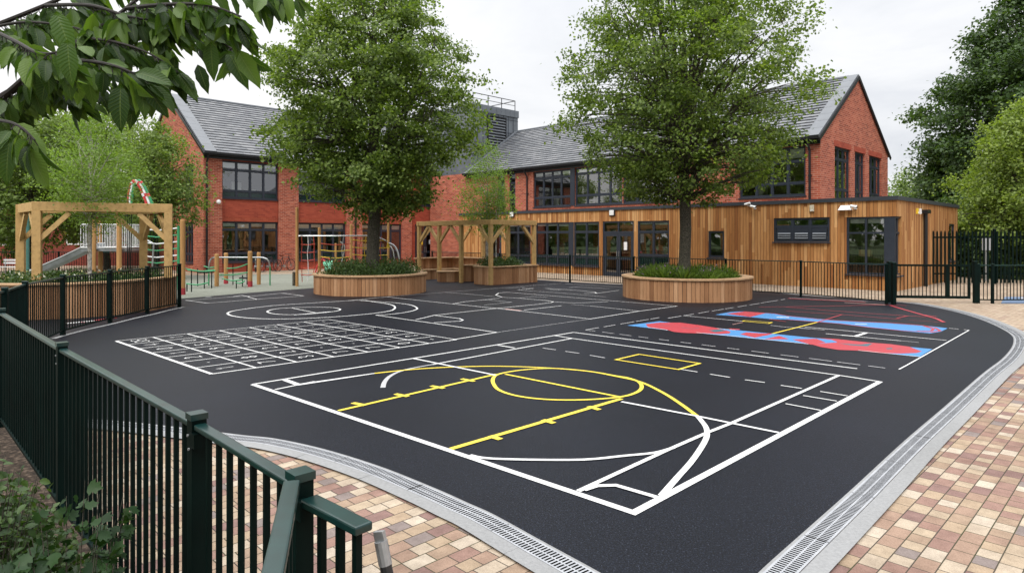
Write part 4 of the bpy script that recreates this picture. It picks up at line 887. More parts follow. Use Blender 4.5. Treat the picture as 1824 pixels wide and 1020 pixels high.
def pergola(lab, corners, posts, h, pw=.17, bh=.21, braces=()):
    t = thing('pergola', lab, 'pergola', (corners[0][0], corners[0][1], 0)); n = len(corners)
    for (x, y, z0, ang) in posts:
        fr = Fr((x, y, 0), (math.cos(ang), math.sin(ang), 0), (-math.sin(ang), math.cos(ang), 0)); b = pw/2
        MB().box(-b, b, -b, b, z0, h-bh, fr).build('post', M['timber'], t, bevel=.008)
    for i in range(n):
        a = Vector((*corners[i][:2], 0)); b = Vector((*corners[(i+1) % n][:2], 0)); L = (b-a).length; d = (b-a)/L; fr = Fr(a, d, Vector((-d.y, d.x, 0)))
        e = .10; MB().box(-e if i % 2 == 0 else e+.002, L+(e if i % 2 == 0 else -e-.002), -.09, .09, h-bh, h, fr).build('beam', M['timber'], t, bevel=.008)
    for p, d in braces:
        p = Vector((*p[:2], 0)); d = Vector((*d[:2], 0)).normalized()
        MB().bar(p+d*.05+Vector((0,0,h-bh-.75)), p+d*.72+Vector((0,0,h-bh-.04)), .10, .12).build('brace', M['timber'], t)
    return t

# left planter with square pergola
LP = [(-12.9,15.5), (-11.7,15.45), (-10.7,15.75), (-9.98,16.6), (-9.72,17.7), (-9.75,18.7), (-10.2,19.6), (-11.2,20.15), (-14.3,19.15), (-14.75,18.5), (-14.5,17.2), (-13.8,16.1)]
poly_planter('tall curved timber planter behind the curved railing, holding the square pergola', LP, .88, pw=.105)
NL, NR, FL = Vector((-12.42,16.9,0)), Vector((-9.93,17.95,0)), Vector((-14.05,18.4,0))
NL, NR = Vector(((66-912)/F*16.9, 16.9, 0)), Vector(((300-912)/F*18.1, 18.1, 0)); FL = Vector(((37-912)/F*18.35, 18.35, 0)); FR = FL+NR-NL
ax = (NR-NL).normalized(); ay = (FL-NL).normalized(); an_ = math.atan2(ax.y, ax.x)
pergola('square timber pergola standing in the tall curved planter at left', [NL, NR, FR, FL], [(p.x, p.y, .88 if p is not NR else .86, an_) for p in (NL, NR, FR, FL)], 2.92, .20, .24,
        [(NL, ax), (NR, -ax), (FR, -ax), (FL, ax), (NL, ay), (FL, -ay), (NR, ay), (FR, -ay)])
# centre pergola with planter and benches
Fc = Vector((-.88,26.75,0)); Rc = Fc+E2*2.6; Lc = Fc+E1*4.95; Bc = Rc+E1*4.95; an2 = math.atan2(E2.y, E2.x)
pp = [Fc, Fc+E1*1.9, Fc+E1*3.43, Lc, Rc, Rc+E1*1.65, Rc+E1*3.35, Bc]
HP = [(-1.58,27.0), (-.84,26.42), (1.12,28.45), (.25,29.7), (-1.3,28.9)]
pergola('timber pergola with seating beside the birch in the centre of the playground', [Fc, Rc, Bc, Lc], [(p.x, p.y, .012, an2) for p in pp], 2.72, .15, .20,
        [(Fc, E1), (Fc, E2), (Rc, -E2), (Lc, -E1), (pp[1], E1), (pp[2], E1), (pp[2], -E1), (Rc, E1), (pp[5], E1), (pp[6], -E1), (Bc, -E1), (Lc, E2)])
HPo = [(-1.62,27.0), (-.80,26.55+.02), (1.06,28.38), (.15,29.7), (-1.4,28.8)]
q0 = Fc-E1*.0; inner = [Fc+E1*.85+E2*.09, Fc+E1*.10+E2*.09, Fc+E2*.09+E2*2.4+E1*.10, Rc+E1*1.5, Fc+E1*1.2+E2*1.5]
poly_planter('low angled timber planter under the right corner of the centre pergola, holding the birch', [Fc+E1*.95-E2*.10, Fc+E1*.12-E2*.12, Fc-E1*.11+E2*.1, Fc-E1*.11+E2*2.7, Rc+E1*1.6+E2*.1, Fc+E1*1.35+E2*1.5], .78, rimw=.16)
t = thing('corner_bench', 'timber clad corner bench with tall back under the left end of the pergola', 'bench', Lc); bb = MB()
def boards(mb, a, b, z0, z1, th, pw=.12):
    a, b = Vector((*a[:2], 0)), Vector((*b[:2], 0)); L = (b-a).length; d = (b-a)/L; fr = Fr(a, d, Vector((-d.y, d.x, 0))); k = max(1, round(L/pw))
    for j in range(k): mb.box(L*j/k+.003, L*(j+1)/k-.003, 0, th, z0, z1, fr)
a0, a1, a2 = Lc+E1*.15-E2*.1, Bc+E1*.15-E2*.35, Bc-E1*2.2-E2*.35
boards(bb, a0, a1, .012, .98, .04); boards(bb, a1, a2, .012, .98, .04); bb.build('back_boards', M['planter'], t)
tp = MB(); 
for p, q in ((a0, a1), (a1, a2)): tp.bar(Vector((p.x, p.y, 1.0)), Vector((q.x, q.y, 1.0)), .34, .045)
tp.build('back_cap', M['rim'], t)
sb = MB(); n_ = (-E1); s0_, s1_ = a0+n_*.5, a1+n_*.55-E2*.5; s2_ = a2-E2*.5
for p, q in ((a0+n_*.30, a1+n_*.30-E2*.06), (a1+n_*.5-E2*.29, a2-E2*.29)): sb.bar(Vector((p.x, p.y, .455)), Vector((q.x, q.y, .455)), .48, .05)
sb.build('seat', M['rim'], t)
fb = MB(); boards(fb, a0+n_*.5, a1+n_*.5-E2*.4, .012, .43, .03); boards(fb, a1+n_*.5-E2*.48, a2-E2*.48, .012, .43, .03); fb.build('seat_boards', M['planter'], t)
t = thing('stool_bench', 'low rounded timber stool bench between the pergola posts', 'bench', Fc+E1*2.7+E2*.2); c = G(797,503); c.y += .5; mb = MB(); n = 26
for i in range(n):
    a0 = 2*math.pi*(i+.03)/n; a1 = 2*math.pi*(i+.97)/n; q = [(c.x+k*math.cos(a)*1.05, c.y+k*math.sin(a)*.75) for k, a in ((.47, a0), (.47, a1), (.44, a1), (.44, a0))]
    mb.hexa([(*p, .012) for p in q]+[(*p, .44) for p in q])
mb.build('board_cladding', M['planter'], t); MB().prism([(c.x+.53*1.05*math.cos(2*math.pi*i/32), c.y+.53*.75*math.sin(2*math.pi*i/32)) for i in range(32)], .442, .49).build('seat', M['rim'], t)
# right bench-like counter behind the angled planter
t = thing('timber_counter', 'plain timber counter with board front behind the angled planter', 'bench', pp[6]); mb = MB(); a, b = pp[1]+E2*.4+E1*.5, pp[1]+E2*1.7-E1*.1
boards(mb, a, b, .012, .72, .035); mb.build('front_boards', M['planter'], t); MB().bar(Vector((a.x,a.y,.745)), Vector((b.x,b.y,.745)), .36, .045).build('top', M['rim'], t)

# ------------------------------------------------------------------ play equipment
def pole(lab, u, vb, vt, r=.085, band=None, group=None, cat='post', name='timber_post', dark=False):
    g = G(u, vb); h = CH+(HOR-vt)/F*g.y; t = thing(name, lab, cat, g, 0, group)
    z0 = .008
    if band: MB().tube([g+Vector((0,0,.008)), g+Vector((0,0,.24))], r+.006, 12).build('base_band', M[band], t)
    MB().tube([g+Vector((0,0,.008)), g+Vector((0,0,h-.04)), g+Vector((0,0,h))], [r, r, r*.8], 12).build('shaft', M['roundpost'] if not dark else M['bark'], t)
    return g, h, t
# slide and platform
S = 28.0
def sp(u, v, d=S): return D(u, v, d)
sl = thing('slide_tower', 'steel slide with white railed platform on timber posts behind the pergola', 'slide', (-17.3,28,0))
px0, px1, py0, py1, pz = sp(163,440).x, sp(243,440).x, 27.3, 28.7, 1.48
MB().box(px0, px1, py0, py1, pz-.08, pz).build('platform', M['steeld'], sl)
for x, y in ((sp(188,0).x, py0), (px0, py1), (px1-.25, py0-.02), (px1, py1)):
    MB().tube([(x,y-.1,0.008), (x,y-.1,2.72)], .10, 10).build('post', M['roundpost'], sl)
for (a, b) in (((px0,py0), (px1,py0)), ((px0,py1), (px1,py1)), ((px1,py0), (px1,py1))):
    a, b = Vector((*a, 0)), Vector((*b, 0)); L = (b-a).length; d = (b-a)/L; mb = MB()
    for z in (pz+.08, pz+1.05): mb.tube([a+Vector((0,0,z)), b+Vector((0,0,z))], .022, 6)
    for i in range(int(L/.115)+1): mb.tube([a+d*(i*.115)+Vector((0,0,pz+.08)), a+d*(i*.115)+Vector((0,0,pz+1.05))], .014, 5)
    mb.build('rail_panel', M['whiteplay'], sl)
ch = MB(); top = Vector((px0+.1,28,pz)); bot = Vector((sp(66,489).x,28,.35)); run = bot+Vector((-1.0,0,-.08)); prof = [top+Vector((.3,0,0)), top, top.lerp(bot, .5)+Vector((0,0,-.03)), bot, run]
for p, q in zip(prof[:-1], prof[1:]):
    for (ya, za, yb, zb) in ((-.32,.22,-.27,0), (-.27,0,.27,0), (.27,0,.32,.22)):
        ch.hexa([p+Vector((0,ya,za)), p+Vector((0,yb,zb)), q+Vector((0,yb,zb)), q+Vector((0,ya,za)), p+Vector((0,ya,za+.02)), p+Vector((0,yb,zb+.02)), q+Vector((0,yb,zb+.02)), q+Vector((0,ya,za+.02))])
ch.build('chute', M['steeld'], sl)
for y in (-.32, .32): MB().tube([p+Vector((0,y,.24)) for p in prof], .03, 8).build('side_rail', M['steel'], sl)
MB().tube([run+Vector((.5,0,0)), Vector((run.x+.5,28,.008))], .05, 8).build('leg', M['steel'], sl)
MB().tube([top+Vector((.15,-.3,1.05)), top+Vector((-.15,-.3,1.0)), top+Vector((-.2,-.3,.1))], .025, 6).build('grab_rail', M['steel'], sl)
# ladder frame right of the slide
cf = thing('climbing_frame', 'rung climbing frame with green and white bars between the pergola and the tall timber post', 'climbing frame', G(292,518))
g = G(292, 512); x0, x1 = D(258,0,24.6).x, D(318,0,24.6).x
for x in (x0, x1): MB().tube([(x,24.6,.008), (x,24.6,2.42)], .05, 8).build('upright', M['greenplay'], cf)
for k, v in enumerate((408, 420, 432, 444, 456, 466)):
    z = CH+(HOR-v)/F*24.6; MB().tube([(x0,24.6,z), (x0*.6+x1*.4,24.5,z-.05), (x1,24.6,z+.04)], .024, 6).build('rung', M['greenplay' if k % 2 else 'whiteplay'], cf)
MB().tube([(x0+.4,24.4,.9), (x0+.45,24.4,1.75), (x0+.15,24.4,1.9), (x0,24.55,1.85)], .03, 6).build('grab_rail', M['steel'], cf)
pole('tall round timber post with red base at the end of the curved railing', 325.5, 525, 391, .085, 'red')
# striped arch poles
for k, (mt, lab, off) in enumerate((('redplay', 'curved red play pole rising behind the pergola', 0), ('whiteplay', 'curved white play pole between the red and green ones', 5.5), ('greenplay', 'curved green play pole behind the pergola', 11))):
    t = thing('curved_play_pole', lab, 'play pole', D(262+off, 500, 25.5)*1.0, 0, 'curved poles behind the pergola'); t.location.z = 0
    pts = [D(228+off*.6, 362, 25.5), D(231+off*.6, 335, 25.5), D(238+off*.7, 322-off*.1, 25.5), D(247+off*.8, 330, 25.5), D(256+off*.9, 350, 25.5), D(264+off, 372, 25.5), D(272+off, 400, 25.5)]
    e_ = D(278+off, 400, 25.5); e_.z = .008; s_ = D(226+off*.6, 400, 25.5); s_.z = .008
    P_ = spline(pts[:-1], 4); MB().tube(P_, .045, 8).build('tube', M[mt], t); MB().tube([s_, P_[0]], .016, 6).tube([P_[-1], e_], .016, 6).build('leg', M['green'], t)
    for i in (6, 10, 15): MB().tube([P_[i], P_[i+1]], .05, 8).build('collar', M['redplay' if mt != 'redplay' else 'whiteplay'], t)
t = thing('sail_post', 'slim teal steel post behind the left side of the square pergola', 'post', D(48,500,23)); t.location.z = 0
b = Vector((t.location.x, 23, 0)); MB().tube([b+Vector((0,0,.008)), b+Vector((0,0,2.9))], .07, 10).build('shaft', M['tealpost'], t); MB().tube([b+Vector((0,0,2.9)), b+Vector((0,0,2.96))], .085, 10).build('cap', M['tealpost'], t)

# balance trail
tp_ = [pole('short timber post of the balance trail, nearest the curved railing', 386, 510, 452, .085, None)]
tp_ += [pole('short timber post with red base at the back of the balance trail', 402.5, 505.5, 450, .085, 'red'), pole('short timber post with red base at the front of the balance trail', 445.5, 511, 447, .088, 'red'), pole('short timber post at the right end of the balance trail', 461, 507, 449, .08, None)]
t = thing('balance_rail', 'low green handrail with bent ends running between the short timber posts', 'hand rail', G(425,508))
P_ = [D(372,478,26.5), D(373,468,26.5), D(377,460,26.5), D(386,458.5,26.3), D(425,458.5,26.2), D(461,458.5,26.6), D(471,459.5,26.6), D(478,464,26.6), D(481,474,26.6)]
MB().tube(spline(P_, 4), .03, 8).build('rail', M['steel'], t)
for p in (P_[0], P_[-1]): MB().tube([p, Vector((p.x, p.y, .008))], .028, 6).build('leg', M['greenplay'], t)
t = thing('rope_balance_course', 'low green rope balance course on thin legs over the grey rubber ground', 'balance course', G(380,512))
for (ua, va, ub, vb_, d) in ((330,478,384,482,25), (334,481,382,480,26.2), (363,474,386,474,27), (386,489,446,484,26.5), (404,478,441,470,27), (332,505,372,503,23.6), (396,496,432,498,25.6), (420,503,436,500,25)):
    a, b = D(ua,va,d), D(ub,vb_,d); mid = a.lerp(b, .5)+Vector((0,0,-.06)); MB().tube(spline([a, mid, b], 4), .026, 6).build('rope', M['greenplay'], t)
for (u, v, d) in ((341,480,25), (364,482,25), (377,482,25.2), (333,505,23.6), (341,506,23.4), (415,470,27), (432,490,26), (421,500,25), (352,478,26.2), (440,472,27)):
    a = D(u, v, d); MB().tube([a, Vector((a.x, a.y, .008))], .022, 6).build('leg', M['green'], t)
for (u, v, d) in ((364,486,25.4), (436,496,26)):
    a = D(u, v, d); MB().tube([a, a+Vector((0,0,.05))], .22, 12).build('step_disc', M['black'], t)
# rope climbing frame
n1 = pole('tallest thin timber pole at the left of the rope nets', 529, 510, 369, .06); pole('dark low stump beside the tallest thin timber pole', 523.5, 509, 484, .06, None, None, 'post', 'timber_stump', True)
n2 = pole('timber pole in the middle of the rope nets, left of the round planter', 569, 505, 405, .065); n3 = pole('thin timber pole rising behind the round planter, just left of the tree trunk', 625.5, 500, 399, .065); n4 = pole('thin timber pole right of the large tree trunk behind the planter', 691.5, 497, 388, .055); n5 = pole('short timber pole between the yellow ropes behind the planter', 598, 499, 433, .05)
t = thing('rope_net', 'climbing net of red, yellow and white ropes hung from a long steel bar', 'climbing net', G(580,505))
dN = 26.4; zz = lambda v, d=dN: CH+(HOR-v)/F*d
MB().tube([D(531,420,dN), D(569,420,dN), D(626,420,dN), D(662,420,dN), D(675,423,dN), D(690,430,dN)], .025, 8).build('top_bar', M['steel'], t)
for i, u in enumerate((537.5, 548.5, 559.5)):
    P_ = [D(u+random.uniform(-1,1), v, dN) for v in (421, 436, 452, 468, 485, 502)]; MB().tube(P_, .017, 6).build('rope', M['redrope' if i != 1 else 'whiteplay'], t)
for v in (435, 449, 463, 477, 489): MB().tube(spline([D(536,v,dN), D(548,v+1,dN), D(561,v-.5,dN)], 3), .018, 6).build('rope', M['redrope'], t)
for (v, c) in ((433.5, 'redrope'), (445, 'yelplay'), (457, 'yelplay')): MB().tube(spline([D(571,v,dN), D(598,v+2.5,dN), D(625,v,dN)], 4), .019, 6).build('rope', M[c], t)
for (v, c) in ((427, 'yelplay'), (440, 'yelplay'), (453, 'yelplay'), (467, 'redrope')): MB().tube(spline([D(627,v,dN), D(655,v+2,dN), D(690,v+1,dN)], 4), .018, 6).build('rope', M[c], t)
for (u, c) in ((612, 'whiteplay'), (634, 'redrope'), (643, 'redrope'), (652, 'yelplay'), (680, 'redrope')): MB().tube([D(u,421,dN), D(u-3,445,dN), D(u-1,470,dN), D(u-4,498,dN)], .015, 6).build('rope', M[c], t)
MB().tube(spline([D(604,480,27), D(610,462,27), D(614,440,27), D(606,430,27)], 4), .03, 6).build('wave_bar', M['steel'], t)
t = thing('hoop_tunnel', 'red hoop arches with a mint plastic seat behind the left edge of the round planter', 'play tunnel', G(578,496))
MB().tube(spline([D(565,490,28), D(570,468,28), D(578,459,28), D(588,464,28), D(594,488,28)], 5), .035, 8).build('hoop', M['redplay'], t)
MB().tube(spline([D(560,492,29), D(566,472,29), D(574,463,29), D(583,470,29), D(588,490,29)], 5), .035, 8).build('hoop', M['redplay'], t)
sm_ = MB(); a = [D(575,468,27.6), D(591,466,27.6), D(594,480,27.2), D(580,482,27.2)]; sm_.hexa([p for p in a]+[p+Vector((0,.06,.06)) for p in a]); sm_.build('seat', M['grngr'], t)
t = thing('curved_play_pole', 'curved steel slide pole bending down right of the large tree trunk', 'play pole', G(711,497))
MB().tube(spline([D(692,433,27), D(702,438,27), D(709,450,27), D(711.5,468,27), D(712,493,27)], 5), .038, 8).build('tube', M['steel'], t); MB().tube([D(692,433,27), D(690,440,27)], .045, 8).build('collar', M['yelplay'], t)
t = thing('curved_play_pole', 'thin white curved pole below the steel slide pole right of the tree trunk', 'play pole', G(700,497))
MB().tube(spline([D(694,437,27.4), D(700,446,27.4), D(702,464,27.4), D(700,494,27.4)], 4), .024, 8).build('tube', M['whiteplay'], t); MB().tube([D(694,437,27.4), D(693,442,27.4)], .03, 8).build('collar', M['yelplay'], t)

# ------------------------------------------------------------------ bicycles parked by the left wing
def bike(lab, loc, rz, col):
    t = thing('bicycle', lab, 'bicycle', loc, rz, 'bicycles parked by the brick wall'); 
    for x in (-.52, .52):
        w = MB(); pts = [(x+.33*math.cos(a*math.pi/12), 0, .34+.33*math.sin(a*math.pi/12)) for a in range(25)]; w.tube(pts, .022, 6, 0, False)
        wo = w.build('wheel', M['rubberb'], t, local=True); s = MB()
        for k in range(9): s.tube([(x,0,.34), (x+.315*math.cos(k*.698), 0, .34+.315*math.sin(k*.698))], .004, 4)
        s.tube([(x,-.05,.34), (x,.05,.34)], .03, 8); s.build('spokes', M['steel'], wo, local=True)
    A_, B_, Cc, Dd, E_ = (-.52,0,.34), (-.02,0,.30), (-.17,0,.80), (.36,0,.82), (.52,0,.34)
    f_ = MB()
    for p, q in ((A_, B_), (A_, Cc), (B_, Cc), (Cc, Dd), (B_, Dd), (Dd, E_)): f_.tube([p, q], .02, 6)
    f_.build('frame', col, t, local=True)
    MB().hexa([(-.34,-.08,.90),(-.34,.08,.90),(-.05,.03,.91),(-.05,-.03,.91),(-.34,-.08,.95),(-.34,.08,.95),(-.05,.03,.94),(-.05,-.03,.94)]).tube([(-.17,0,.80), (-.2,0,.9)], .014, 6).build('saddle', M['black'], t, local=True)
    MB().tube([(.36,0,.82), (.33,0,.98)], .016, 6).tube([(.28,-.27,1.0), (.36,-.1,.99), (.36,.1,.99), (.28,.27,1.0)], .015, 6).build('handlebar', M['black'], t, local=True)
    MB().tube([(-.02,-.06,.30), (-.02,.06,.30)], .07, 10).bar((-.02,.07,.30), (.1,.08,.18), .02, .02).build('crank', M['steel'], t, local=True)
    return t
wl = math.atan2(.7015, .7127)
b1 = Lo+E2*3.3-E1*.75; b2 = Lo+E2*4.25-E1*.85; b3 = Lo+E2*2.6-E1*.7
bike('dark bicycle with front wheel towards the timber pole, leaning by the left brick wall', b1, wl+.5, plain('dark_bike_paint', (.05, .03, .04), .4))
bike('black bicycle furthest right by the left brick wall', b2, wl+.35, plain('black_bike_paint', (.02, .02, .025), .4))
bike('pale silver bicycle furthest left below the ground floor window', b3, wl+1.2, plain('silver_bike_paint', (.5, .5, .5), .35, .5))

# ------------------------------------------------------------------ small things beyond the fences
q = [G(1783,541), G(1850,541), G(1850,530), G(1790,530)]
t = thing('play_mat', 'flat blue rubber mat on the paving behind the low railing right of the gate', 'mat', q[0])
MB().prism([(p.x, p.y) for p in q], .008, .03).build('mat_surface', plain('blue_mat', (.10, .15, .24), .8), t); MB().prism([(p.x*.2+q[2].x*.8-.6, p.y*.2+q[2].y*.8-.3) for p in q], .031, .034).build('mat_marking', M['greyp'], t)
for (u, v, wd, lab) in ((1757, 434, .38, 'white notice board seen through the pointed fence, left one of two'), (1771, 436, .30, 'smaller white notice board seen through the pointed fence, right one of two')):
    c = D(u, v, 29.2); t = thing('notice_board', lab, 'sign', (c.x, 29.2, 0), 0, 'notice boards behind the pointed fence')
    MB().box(c.x-wd/2, c.x+wd/2, 29.18, 29.22, c.z-.3, c.z+.3).build('board', M['greyp'], t); MB().box(c.x-.03, c.x+.03, 29.225, 29.28, .008, c.z+.3).build('post', M['galv'], t)
c = G(14, 491); t = thing('metal_bench', 'thin white metal bench at the far left beyond the planter', 'bench', c)
for i in range(4): MB().box(c.x-.6, c.x+.6, c.y+.02+i*.11, c.y+.11+i*.11, .44, .46).build('seat_slat', M['wht'], t)
for z in (.60, .75): MB().box(c.x-.6, c.x+.6, c.y+.48, c.y+.5, z, z+.09).build('back_slat', M['wht'], t)
for x in (-.5, .5): MB().tube([(c.x+x,c.y,.008), (c.x+x,c.y,.43), (c.x+x,c.y+.45,.43), (c.x+x,c.y+.52,.88)], .02, 6).tube([(c.x+x,c.y+.45,.43), (c.x+x,c.y+.5,.008)], .02, 6).build('leg', M['galv'], t)
# ------------------------------------------------------------------ vegetation
rs = np.random.RandomState(11)
def unit(a): return a/np.maximum(1e-9, np.linalg.norm(a, axis=1, keepdims=True))
def np_mesh(name, V, polys, nper, mats, parent, off, uv=None, mi=None):
    me = bpy.data.meshes.new(name); n = len(V); k = len(polys)
    me.vertices.add(n); me.vertices.foreach_set("co", (V-np.array(off)).astype(np.float32).ravel())
    me.loops.add(k*nper); me.loops.foreach_set("vertex_index", polys.astype(np.int32).ravel())
    me.polygons.add(k); me.polygons.foreach_set("loop_start", np.arange(0, k*nper, nper, dtype=np.int32))
    for m_ in (mats if isinstance(mats, list) else [mats]): me.materials.append(m_)
    if mi is not None: me.polygons.foreach_set("material_index", mi.astype(np.int32))
    if uv is not None:
        ul = me.uv_layers.new(name="UVMap"); ul.data.foreach_set("uv", uv[polys.ravel()].astype(np.float32).ravel())
    me.update(calc_edges=True)
    o = bpy.data.objects.new(name, me); C.objects.link(o)
    if parent: o.parent = parent
    return o
# leaf templates: (along, across, lift) per vertex and the faces
T_KITE = (np.array([(0,0,0), (.45,-.5,.06), (1,0,-.05), (.45,.5,.06)]), np.array([(0,1,2), (0,2,3)]))
T_MAPLE = (np.array([(0,0,0), (.22,-.55,.05), (.42,-.26,.03), (.66,-.42,.02), (1,0,-.08), (.66,.42,.02), (.42,.26,.03), (.22,.55,.05)]),
           np.array([(0,1,2), (0,2,4), (2,3,4), (0,4,6), (4,5,6), (0,6,7)]))
def t_long(ns=9, curl=.22, wmax=.46):
    V = []; U = []
    for i in range(ns):
        t = i/(ns-1); w = .5*(math.sin(math.pi*min(1, t**.92))**.95)*(1-.25*t) if 0 < t < 1 else 0; w = w*1.25*(.92 if i % 2 else 1.04)
        for s in (-1, -.5, 0, .5, 1): V.append((t, s*w, -curl*t*t+.16*w*abs(s))); U.append((t, s))
    Fc_ = []
    for i in range(ns-1):
        for k in range(4):
            a = i*5+k; Fc_ += [(a, a+1, a+6), (a, a+6, a+5)]
    return np.array(V), np.array(Fc_), np.array(U)
T_LONG = t_long()
def t_ivy():
    o = [(0,0), (.10,-.34), (.34,-.56), (.42,-.30), (.72,-.42), (.74,-.18), (1,0), (.74,.18), (.72,.42), (.42,.30), (.34,.56), (.10,.34)]
    V = [(x, y, .10*abs(y)-.12*x*x) for x, y in o]+[(.4, 0, -.03)]; n = len(o)
    return np.array(V), np.array([(i, (i+1) % n, n) for i in range(n)])
T_IVY = t_ivy()
def leaves(name, P, dirs, nrm, ln, wd, tmpl, mats, parent, off, mi=None):
    V, Fa = tmpl[0], tmpl[1]; N = len(P); d = unit(dirs); s = unit(np.cross(nrm, d)); u = np.cross(d, s)
    ln = np.broadcast_to(ln, (N,)); wd = np.broadcast_to(wd, (N,))
    VV = P[:, None, :]+d[:, None, :]*(V[None, :, 0, None]*ln[:, None, None])+s[:, None, :]*(V[None, :, 1, None]*wd[:, None, None])+u[:, None, :]*(V[None, :, 2, None]*ln[:, None, None])
    FF = Fa[None]+(np.arange(N)*len(V))[:, None, None]
    uv = np.tile(tmpl[2], (N, 1)) if len(tmpl) > 2 else None
    return np_mesh(name, VV.reshape(-1, 3), FF.reshape(-1, 3), 3, mats, parent, off, uv, np.repeat(mi, len(Fa)) if mi is not None else None)

def lump(rng, k=14):
    ph = rng.uniform(0, 6.28, k); f1 = rng.randint(1, 6, k); f2 = rng.uniform(.6, 3.2, k); am = rng.uniform(.4, 1, k)/k
    def f(th, h): return sum(am[i]*math.sin(f1[i]*th+f2[i]*h+ph[i]) for i in range(k))*2.2
    return f
def tree(name, lab, base, prof, tr, clear, ncl, per, lsize, leafm, bark, seed, tmpl=T_KITE, zbase=0.0, csize=.62, flat=.55, group=None, shell=.55, cat='tree', limbs=16, droop=.25, lift=(.2, .5), lspan=.85, lean=(0,0), lumpy=.30, rs_=1.0, coh=.5):
    rng = np.random.RandomState(seed); lf = lump(rng); base = Vector(base)
    t = thing(name, lab, cat, (base.x, base.y, zbase), 0, group); off = (base.x, base.y, zbase)
    H = [p[0] for p in prof]; Rr = [p[1]*rs_ for p in prof]; h0, h1 = H[0], H[-1]
    Rf = lambda h: np.interp(h, H, Rr)
    # clusters
    cl = []; hs = np.linspace(h0, h1, 60); wts = np.array([Rf(h)**1.3+.05 for h in hs]); wts /= wts.sum()
    while len(cl) < ncl:
        h = rng.choice(hs, p=wts)+rng.uniform(-.1, .1); th = rng.uniform(0, 6.283)
        rr = Rf(h)*(1+lumpy*lf(th, h))*(1-(1-rng.uniform()**shell)*.9)
        p = np.array([base.x+rr*math.cos(th)+lean[0]*(h-h0), base.y+rr*math.sin(th)+lean[1]*(h-h0), h])
        cl.append(p)
    cl = np.array(cl)
    # limbs
    mb = MB(); top = h0+(h1-h0)*.78
    tp = [Vector((base.x+math.sin(z*1.3+seed)*.05*tr/.2, base.y+math.cos(z*1.1+seed)*.05*tr/.2, z)) for z in np.linspace(zbase, top, 12)]
    tp = [Vector((p.x+lean[0]*max(0, p.z-h0), p.y+lean[1]*max(0, p.z-h0), p.z)) for p in tp]
    tr_ = [tr*(1.25 if i == 0 else 1.0)*(1-.85*max(0, (p.z-clear)/(top-clear+.01))) if p.z > clear else tr*(1.22 if i == 0 else 1.02) for i, p in enumerate(tp)]
    mb.tube(tp, tr_, 12); nodes = [(p, r) for p, r in zip(tp, tr_) if p.z > clear-.2]
    for i in range(limbs):
        z0 = clear+(top-clear)*(i/limbs)**1.1*lspan; k = min(range(len(tp)), key=lambda q: abs(tp[q].z-z0)); o = Vector((tp[k].x, tp[k].y, z0))
        th = i*2.4+rng.uniform(-.4, .4); he = min(h1-.2, z0+rng.uniform(*lift)*(h1-z0)+.3); re = Rf(he)*rng.uniform(.55, .85)
        e = Vector((base.x+re*math.cos(th), base.y+re*math.sin(th), he)); m1 = o.lerp(e, .35)+Vector((0, 0, .12*(e-o).length)); m2 = o.lerp(e, .7)+Vector((rng.uniform(-.2, .2), rng.uniform(-.2, .2), .08*(e-o).length))
        P_ = spline([o, m1, m2, e], 4); r0 = tr*.42*(1-.5*i/limbs); Rd = [r0*(1-.8*j/(len(P_)-1)) for j in range(len(P_))]
        mb.tube(P_, Rd, 6); nodes += list(zip(P_[3:], Rd[3:]))
    NP = np.array([tuple(p) for p, r in nodes]); NR_ = [r for p, r in nodes]
    for c in cl:
        dd = np.linalg.norm(NP-c, axis=1)+np.maximum(0, NP[:, 2]-c[2]+.2)*1.5; k = int(np.argmin(dd)); a = Vector(NP[k]); b = Vector(c)
        if (b-a).length < .15: continue
        m_ = a.lerp(b, .5)+Vector((rng.uniform(-.12, .12), rng.uniform(-.12, .12), .10*(b-a).length)); r0 = min(NR_[k]*.6, .012+.012*(b-a).length)
        mb.tube([a, a.lerp(m_, .6), m_.lerp(b, .4), b], [r0, r0*.8, r0*.6, r0*.3], 4, 0, False)
    mb.build('trunk', bark, t)
    # leaves
    N = ncl*per; ci = np.repeat(np.arange(ncl), per); sz = rng.uniform(.6, 1.25, ncl)*csize
    g = rng.normal(size=(N, 3))*np.array([.55, .55, .55*flat]); g = g*sz[ci][:, None]
    ctr = np.array([base.x, base.y, 0]); outd = cl[ci]-ctr; outd[:, 2] = 0; outd = unit(outd+1e-6)
    P = cl[ci]+g; P[:, 2] -= droop*np.abs((g*outd).sum(1))
    dirs = outd*.5+unit(rng.normal(size=(N, 3)))*.9; dirs[:, 2] -= .35
    cn = unit(rng.normal(size=(ncl, 3))); nr = unit(rng.normal(size=(N, 3)))*.6+cn[ci]*coh+np.array([0, 0, .85])+outd*.25
    s = lsize*rng.uniform(.65, 1.25, N)
    leaves('crown', P, dirs, nr, s, s*(.95 if tmpl is T_MAPLE else .75), tmpl, leafm, t, off)
    return t

